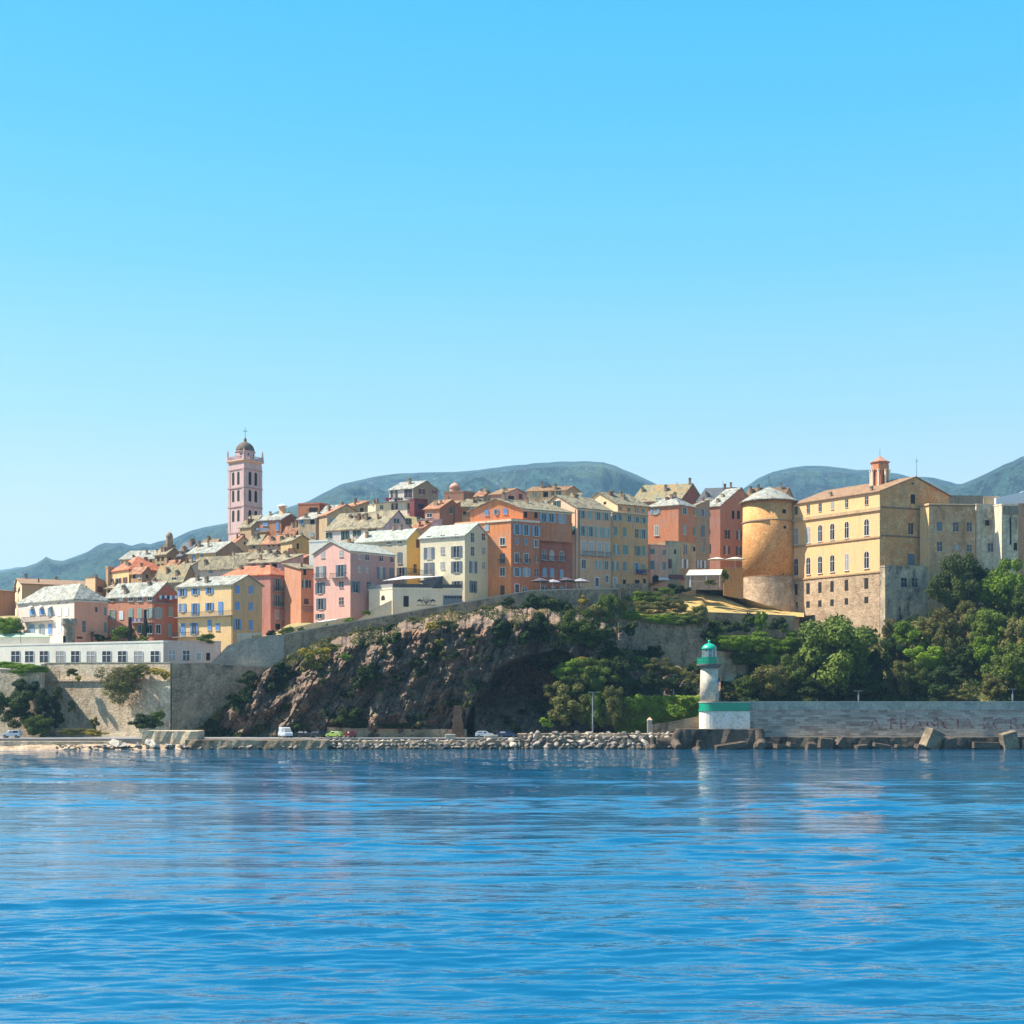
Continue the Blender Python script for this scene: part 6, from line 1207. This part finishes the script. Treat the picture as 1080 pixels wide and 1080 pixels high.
for a_ in [
 (128,716,24,17,'dry','large dry grey shrub hanging over the sunlit bastion wall',322.5),(122,728,14,16,'dry','dry twiggy lower part hanging below the large grey shrub',322.5),(143,708,14,9,'olive','greener shrub at the top right of the dry grey shrub',322.5),
 (38,765,16,12,'broad','bright round bush at the foot of the bastion right of the parked car',317),(50,742,13,16,'dark','dark shaded bush in the bastion corner',320),(12,746,24,20,'dark','dark ivy mass under the pale bastion',321),(28,728,16,12,'dark','upper dark ivy below the creeper',323),(60,758,9,10,'dark','dark bush right of the bright round bush',321),
 (153,763,16,9,'dark','deep green spreading bush at the bastion foot',314),(166,757,9,8,'broad','lighter top of the spreading bush at the bastion corner',315),(76,772,16,4,'olive','low grassy tuft at the foot of the sunlit bastion',315),(98,773,14,4,'yellow','dry grassy tuft right of the low grassy tuft',314),
 (18,703,26,5,'bright','bright creeper lying on top of the pale bastion',325.5),(30,707,18,5,'bright','bright creeper hanging over the pale bastion edge',324),(164,707,8,4,'yellow','yellow flowering tuft on the bastion near the corner',320.8),(174,711,5,5,'yellow','second yellow tuft beside the bastion corner',320.5),(83,715,3,3,'yellow','tiny yellow tuft on the string course of the bastion',328),(76,709,6,5,'olive','small green tuft above the string course',329),(62,731,4,9,'olive','thin creeper on the left part of the sunlit bastion',330),(76,745,4,8,'olive','thin creeper left of the dry grey shrub',328.5),(100,762,5,6,'olive','thin creeper low on the sunlit bastion',326.5),
 (217,673,9,5,'broad','round bush in front of the yellow house',331.5),(302,666,9,5,'broad','round bush on the rampart path by the mauve-pink house',334),(286,669,5,4,'dark','small dark bush left of the round rampart bush',333.5),(318,664,5,3,'olive','small garden plant in the rampart garden',337),(345,661,4,3,'bright','light garden plant below the tall pink house',340),(369,654,5,4,'bright','yellow-green plant beside the restaurant ramp',343),(386,646,5,3,'broad','plant on the restaurant steps',343.5),
 (8,661,14,12,'bright','bright leafy bush at the left edge before the white house',356),(107,672,9,5,'dark','dark bush beside the small palm',346),(130,668,12,9,'broad','leafy bush in front of the terracotta house',346),(150,674,8,4,'broad','low bush right of the trimmed trunks',345),(272,673,7,4,'olive','small bush on the retaining wall below the yellow house',331.5)]:
    shrub(*a_[:6],a_[6],G4)
def scatter(name,pts,size,mat,up=.6):
    pts=np.array(pts); n=len(pts); g=np.random.default_rng(n); nn=g.normal(size=(n,3))*.7+np.array([0,-.4,up]); nn/=np.linalg.norm(nn,axis=1)[:,None]; t=np.cross(nn,g.normal(size=(n,3))); t/=np.linalg.norm(t,axis=1)[:,None]; b=np.cross(nn,t); s=size*g.uniform(.5,1.4,n)[:,None]
    V=np.stack([pos_-0 for pos_ in (pts-t*s-b*s*.7,pts+t*s*.9-b*s*.4,pts+t*s+b*s*.7,pts-t*s*.8+b*s*.5)],1).reshape(-1,3)
    o=obj(name,qmesh(name,V,mat)); o['kind']='stuff'; return o
pp=[];rd=random.Random(8)
while len(pp)<70000:
    px=rd.uniform(742,1200); D=rd.uniform(321.5,352 if px<850 else 378); X=(px-540)/F*D; q=noise.fractal(Vector((X*.22,D*.22,1)),.9,2,3)
    if q<-.15 and rd.random()<.8: continue
    pp.append((X,D+rd.uniform(-.3,.3),hillz(D,px)-.4+max(0,q+.2)*2.6*rd.random()**.6+noise.noise(Vector((X*.12,D*.12,3)))*1.6))
scatter('undergrowth',pp,.22,LM['dark'])
pp=[];po=[]
for i in range(400000):
    px=rd.uniform(176,758); yt=ytop(px); py=rd.uniform(yt-1,778)
    q=noise.fractal(Vector((px*.045,py*.06,20)),.9,2.1,4)-.05+max(0,(px-600)/160)*.35*(py<735)+max(0,(yt+20-py)/20)*.62*(px<655)
    if q<.34: continue
    if rd.random()>.6: continue
    o_=po if noise.noise(Vector((px*.05,py*.05,40)))>.12 else pp
    if len(o_)<75000: o_.append((px,py))
def onc(L): 
    r_=[]
    for px,py in L:
        r_.append(tuple(P(px,py,cliffD(px,py)-rd.uniform(0,.9))))
    return r_
pq=[]
for i in range(16000):
    px=rd.uniform(285,655); yt=ytop(px); b0=P(px,yt,cliffD(px,yt)); t_=rd.random(); q=noise.fractal(Vector((px*.06,t_*2,3)),.9,2,3)
    if q<.12: continue
    pq.append((b0.x,b0.y+1.2*t_-.6,b0.z-.4+(.2+max(0,q)*2.2)*rd.random()))
scatter('ledge_scrub',pq,.15,LM['olive'],.5)
scatter('cliff_ivy',onc(pp),.15,LM['dark'],.3); scatter('cliff_scrub',onc(po),.14,LM['olive'],.3)
# palm and two trimmed dark trees
pm=empty('palm_tree',P(97,676,346),'small palm tree before the salmon side wall','tree'); m=MB(); m.tube((0,0,-.5),(0,0,1.6),.22,.18,8); m.build('trunk',BARK,pm)
m=MB()
for k in range(22):
    t=6.28*k/22+vr.random()*.2; el=vr.uniform(.1,1.1); p=Vector((0,0,1.6)); dr_=Vector((math.cos(t)*math.cos(el),math.sin(t)*math.cos(el),math.sin(el)))
    for q in range(4):
        n_=p+dr_*.4; sd=Vector((-math.sin(t),math.cos(t),0))*(.13-.02*q); m.add([p-sd,p+sd,n_+sd*.8,n_-sd*.8],[(0,1,2,3)]); p=n_; dr_=(dr_+Vector((0,0,-.35))).normalized()
m.build('crown',LM['dark'],pm)
for px,y0,y1,lb in ((137,677,651,'left one of two dark bare trimmed trunks before the terracotta house'),(153,677,643,'taller dark bare trimmed trunk before the terracotta house')):
    t_=empty('trimmed_tree',P(px,y0,346),lb,'tree'); hh=Z(y1,346)-Z(y0,346); m=MB(); m.tube((0,0,0),(0,0,hh),.45,.38,9); m.tube((0,0,hh*.9),(.5,0,hh),.16,.1,6); m.build('trunk',flat('dark_bark',(52,46,44),.95),t_)
    o=obj('crown',CS['dark'][0],t_,(0,0,hh*.35)); o.scale=(.8,.8,hh*.4)
# hedge
rg=np.random.default_rng(5); n=30000; L0,L1=P(560,0,320).x*0+P(650,0,320).x,P(741,0,320).x; zb_,zt_=2.3,Z(736.5,320)
pos=np.stack([rg.uniform(L0,L1,n),np.zeros(n),rg.uniform(zb_,zt_,n)],1)
bulge=np.array([noise.noise(Vector((p[0]*.5,p[2]*.5,0))) for p in pos]); pos[:,1]=321.5-1.0+bulge*1.5+rg.uniform(-.3,.3,n)
top=rg.random(n)<.2; pos[top,2]=zt_+rg.uniform(-.2,.35,top.sum())+bulge[top]*.3; pos[top,1]=321.5+rg.uniform(-1,1.2,top.sum())
nn=rg.normal(size=(n,3))*.7+np.array([-.3,-.4,.8]); nn/=np.linalg.norm(nn,axis=1)[:,None]; t=np.cross(nn,rg.normal(size=(n,3))); t/=np.linalg.norm(t,axis=1)[:,None]; b=np.cross(nn,t); s=.24*rg.uniform(.6,1.3,n)[:,None]
V=np.stack([pos-t*s-b*s,pos+t*s-b*s,pos+t*s+b*s,pos-t*s+b*s],1).reshape(-1,3)
hd=empty('hedge',Vector(((L0+L1)/2,321.5,2.3)),'long ivy-clad green hedge wall between mound and lighthouse','hedge'); me=qmesh('foliage',V-np.array([(L0+L1)/2,321.5,2.3]),leafmat('hedge_leaves',(116,150,54),(156,184,74))); obj('foliage',me,hd)
m=MB(); m.box(-(L1-L0)/2,(L1-L0)/2,-.5,.8,-.5,zt_-2.5); m.build('wall',RAMP,hd)
# ================================================================ MOUNTAINS
def mountm():
    m,nt,bs,N,L=newmat('hazy_mountain_scrub'); A=[tuple(x*.8 for x in lin(c)) for c in ((86,132,120),(28,62,80),(214,202,190),(120,146,108))]  # blue of the distant haze is mixed into the scrub colours
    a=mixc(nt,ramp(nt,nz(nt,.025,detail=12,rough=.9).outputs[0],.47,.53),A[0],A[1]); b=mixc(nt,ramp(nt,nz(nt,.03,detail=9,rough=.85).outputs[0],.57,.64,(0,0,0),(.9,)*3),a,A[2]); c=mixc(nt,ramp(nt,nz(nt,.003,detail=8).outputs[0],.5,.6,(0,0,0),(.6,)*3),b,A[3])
    L.new(c,bs.inputs['Base Color']); bs.inputs['Roughness'].default_value=1; bump(nt,nz(nt,.03,detail=8,rough=.8).outputs[0],1,70,bs); return m
MM=mountm()
def ridge(name,prof,D,dep,seed,nx=420,ny=90,amp=.28):
    xs=[p[0] for p in prof]; ys=[p[1] for p in prof]; vs=[];fs=[]
    for j in range(ny):
        for i in range(nx):
            px=xs[0]+(xs[-1]-xs[0])*i/(nx-1); t=j/(ny-1)*1.25; Y=D-dep*(1-t)
            X=(px-540)/F*Y; zr=max(5,Z(float(np.interp(px,xs,ys)),D))
            tt=min(t,2-t); sh=tt**1.15
            q=Vector((X*.0016+seed,Y*.0016,0)); rn=1-abs(noise.noise(q*1.6))*2.2
            f_=noise.fractal(Vector((X*.005+seed,Y*.003,1)),.9,2.1,6)
            z=zr*(sh+ (rn*amp+f_*.09)*4*tt*(1-min(1,tt))) + noise.fractal(Vector((X*.02,Y*.02,seed)),.9,2,4)*6*(.3+.7*(1-min(1,tt)))
            if tt<1: z=min(z,H+(zr-H)*Y/D*(1-.02*min(1,(1-tt)*8)))
            vs.append((X,Y,max(z,-5)))
    for j in range(ny-1):
        for i in range(nx-1): a=j*nx+i; fs.append((a,a+1,a+nx+1,a+nx))
    m=MB(); m.add(vs,fs); return struct(m.build(name,MM,smooth=True))
ridge('mountain',[(-700,640),(-300,622),(-60,616),(0,603.5),(20,600),(38,594),(45,590),(48.5,587),(56,590.5),(66,591.5),(76,588),(92,582),(103,575),(110,572.3),(120,573),(128,572.2),(138,575.5),(150,572.4),(158,574),(167,571),(183,568),(200,560),(215,556),(237,552),(272,548),(300,536),(325,528.5),(340,520.5),(360,510.5),(380,506),(400,501.5),(420,499.2),(450,498),(480,497.6),(505,495.5),(530,492),(560,488.7),(590,486.6),(620,486),(636,487.2),(650,491),(670,500),(690,509),(700,514),(730,527),(760,540),(790,560),(830,590)],3600,1700,2)
ridge('mountain',[(700,560),(740,540),(772,522),(785,514.5),(800,504),(815,497.5),(835,493),(850,491),(870,491.3),(890,493.5),(905,495.5),(925,495),(935,498),(948,499.5),(960,503),(975,502.8),(985,503.8),(998,507),(1008,509.5),(1020,511),(1040,520),(1080,540),(1130,570)],3900,1700,9,nx=240)
ridge('mountain',[(930,560),(960,535),(985,522),(1005,513),(1017,509.3),(1030,504),(1045,497),(1058,490),(1068,486.5),(1078,481),(1090,478),(1120,466),(1180,452),(1260,460),(1400,500),(1700,560)],3300,1500,15,nx=280)
ridge('far_mountain',[(-900,610),(-300,604),(-80,604),(-20,602),(0,601),(20,597.5),(32,598.5),(60,606),(100,615),(160,630)],5600,1500,21,nx=200,ny=40)
# ================================================================ WATER
rows=[-500,-60,0,8]+[H*F/(py-HY) for py in np.arange(1200,789.0,-.36)]+[318,330]
cols=[-3000,-600]+list(np.linspace(-60,1140,720))+[1700,4200]
rows=np.array(rows); K=(np.array(cols)-540)/F
Y=np.repeat(rows[:,None],len(K),1); X=K[None,:]*np.maximum(Y,60*0+30)
rg=np.random.default_rng(4); Zw=np.zeros_like(X); dY=np.abs(np.gradient(rows))[:,None]
for k in range(80):
    lam=10**rg.uniform(math.log10(.35),math.log10(7)); th=rg.normal(math.pi/2+.04,.24); kx,ky=math.cos(th)*2*math.pi/lam,math.sin(th)*2*math.pi/lam
    A=.0045*lam**.76*rg.uniform(.5,1.4); fade=np.clip(lam/(dY*2.2)-1,0,1)
    ph=rg.uniform(0,6.28); wob=1.2*np.sin(X*rg.uniform(.02,.07)+Y*rg.uniform(.01,.05)+ph)
    Zw+=A*fade*np.sin(kx*X+ky*Y+ph+wob)
gust=.32+1.1*np.clip(.5+.5*np.sin(X*.021+1.3+2*np.sin(Y*.03))*np.sin(Y*.06+X*.009)+.35*np.sin(Y*.17+X*.02),0,1); Zw*=gust
Zw[(Y<15)|(Y>316)]=0; Zw[:,:2]=0; Zw[:,-2:]=0
V=np.stack([X,Y,Zw],-1).reshape(-1,3); nr,nc=X.shape; idx=np.arange(nr*nc).reshape(nr,nc)
Fq=np.stack([idx[:-1,:-1],idx[:-1,1:],idx[1:,1:],idx[1:,:-1]],-1).reshape(-1,4)
me=bpy.data.meshes.new('sea'); me.vertices.add(len(V)); me.vertices.foreach_set('co',V.astype(np.float32).ravel()); me.loops.add(Fq.size); me.loops.foreach_set('vertex_index',Fq.astype(np.int32).ravel()); me.polygons.add(len(Fq)); me.polygons.foreach_set('loop_start',np.arange(0,Fq.size,4,dtype=np.int32)); me.polygons.foreach_set('use_smooth',[True]*len(Fq)); me.update(calc_edges=True)
wmt,nt,bs,N,L=newmat('sea_water'); 
bs.inputs['Base Color'].default_value=(.003,.094,.195,1); bs.inputs['Roughness'].default_value=.02; bs.inputs['IOR'].default_value=1.5
t=N.new('ShaderNodeTexCoord')
w1=nz(nt,1.5,detail=4,rough=.6,sc3=(.3,1.,1)); w2=nz(nt,.33,detail=3,rough=.5,sc3=(.22,1.,1))
b1=N.new('ShaderNodeBump'); b1.inputs['Strength'].default_value=1; b1.inputs['Distance'].default_value=.05; L.new(w1.outputs[0],b1.inputs['Height'])
b2=N.new('ShaderNodeBump'); b2.inputs['Strength'].default_value=1; b2.inputs['Distance'].default_value=.13; L.new(w2.outputs[0],b2.inputs['Height']); L.new(b1.outputs[0],b2.inputs['Normal']); w3=nz(nt,.11,detail=3,rough=.55,sc3=(.25,1.,1)); b3=N.new('ShaderNodeBump'); b3.inputs['Distance'].default_value=.75; L.new(w3.outputs[0],b3.inputs['Height']); L.new(b2.outputs[0],b3.inputs['Normal'])
sy=N.new('ShaderNodeSeparateXYZ'); L.new(t.outputs['Object'],sy.inputs[0]); mr=N.new('ShaderNodeMapRange'); mr.inputs[1].default_value=110; mr.inputs[2].default_value=230; L.new(sy.outputs[1],mr.inputs[0]); L.new(mr.outputs[0],b3.inputs['Strength']); L.new(b3.outputs[0],bs.inputs['Normal'])
me.materials.append(wmt); struct(obj('sea',me))
# ================================================================ SKY, SUN, HAZE, CAMERA
SUN_EL=R(51); SUN_AZ_BEHIND=R(1.5)
sd=Vector((-math.cos(SUN_EL)*math.cos(SUN_AZ_BEHIND),math.cos(SUN_EL)*math.sin(SUN_AZ_BEHIND),math.sin(SUN_EL)))
w=bpy.data.worlds.new('World'); sc.world=w; w.use_nodes=True; nt=w.node_tree; bg=nt.nodes['Background']
sk=nt.nodes.new('ShaderNodeTexSky'); sk.sky_type='NISHITA'; sk.sun_disc=False; sk.sun_elevation=SUN_EL; sk.sun_rotation=math.atan2(sd.x,sd.y); sk.air_density=1.0; sk.dust_density=.6; sk.ozone_density=2.2
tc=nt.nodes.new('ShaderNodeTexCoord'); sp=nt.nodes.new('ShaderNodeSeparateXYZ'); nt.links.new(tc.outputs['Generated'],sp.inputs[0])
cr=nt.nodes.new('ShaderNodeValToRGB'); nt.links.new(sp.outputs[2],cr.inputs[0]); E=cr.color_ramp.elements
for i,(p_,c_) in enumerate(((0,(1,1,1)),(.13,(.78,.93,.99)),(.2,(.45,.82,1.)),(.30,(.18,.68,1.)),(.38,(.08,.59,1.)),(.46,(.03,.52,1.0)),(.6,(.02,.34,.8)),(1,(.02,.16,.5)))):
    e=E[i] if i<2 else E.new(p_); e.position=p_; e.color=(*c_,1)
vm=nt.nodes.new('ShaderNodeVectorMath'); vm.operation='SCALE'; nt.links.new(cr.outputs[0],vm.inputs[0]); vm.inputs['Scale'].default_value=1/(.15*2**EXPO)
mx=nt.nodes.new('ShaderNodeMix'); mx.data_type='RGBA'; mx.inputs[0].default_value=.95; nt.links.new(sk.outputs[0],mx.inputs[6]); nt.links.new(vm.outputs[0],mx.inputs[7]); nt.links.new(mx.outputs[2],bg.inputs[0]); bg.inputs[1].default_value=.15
sl=bpy.data.lights.new('sun','SUN'); sl.energy=5; sl.angle=R(.5); sl.color=(1,.93,.82); so=bpy.data.objects.new('sun',sl); COL.objects.link(so); so.rotation_euler=sd.to_track_quat('Z','Y').to_euler()
me=bpy.data.meshes.new('haze'); mb=MB(); mb.box(-4500,4500,-600,9200,-8,780); me.from_pydata(mb.v,[],mb.f); hm=bpy.data.materials.new('haze_air'); hm.use_nodes=True; nt=hm.node_tree; nt.nodes.clear(); out=nt.nodes.new('ShaderNodeOutputMaterial'); pv=nt.nodes.new('ShaderNodeVolumePrincipled'); pv.inputs['Color'].default_value=(.38,.70,1,1); pv.inputs['Density'].default_value=HAZE; pv.inputs['Anisotropy'].default_value=.2; nt.links.new(pv.outputs[0],out.inputs['Volume']); me.materials.append(hm)
ho=obj('haze',me); ho['kind']='stuff'
cd=bpy.data.cameras.new('camera'); co=bpy.data.objects.new('camera',cd); COL.objects.link(co); co.location=(0,0,H); co.rotation_euler=(R(90),0,0); cd.sensor_width=36; cd.lens=36*F/1080; cd.shift_y=(HY-540)/1080; cd.clip_end=20000; cd.clip_start=.5; sc.camera=co
sc.view_settings.view_transform='Standard'; sc.view_settings.look='None'; sc.view_settings.exposure=EXPO; sc.view_settings.gamma=1
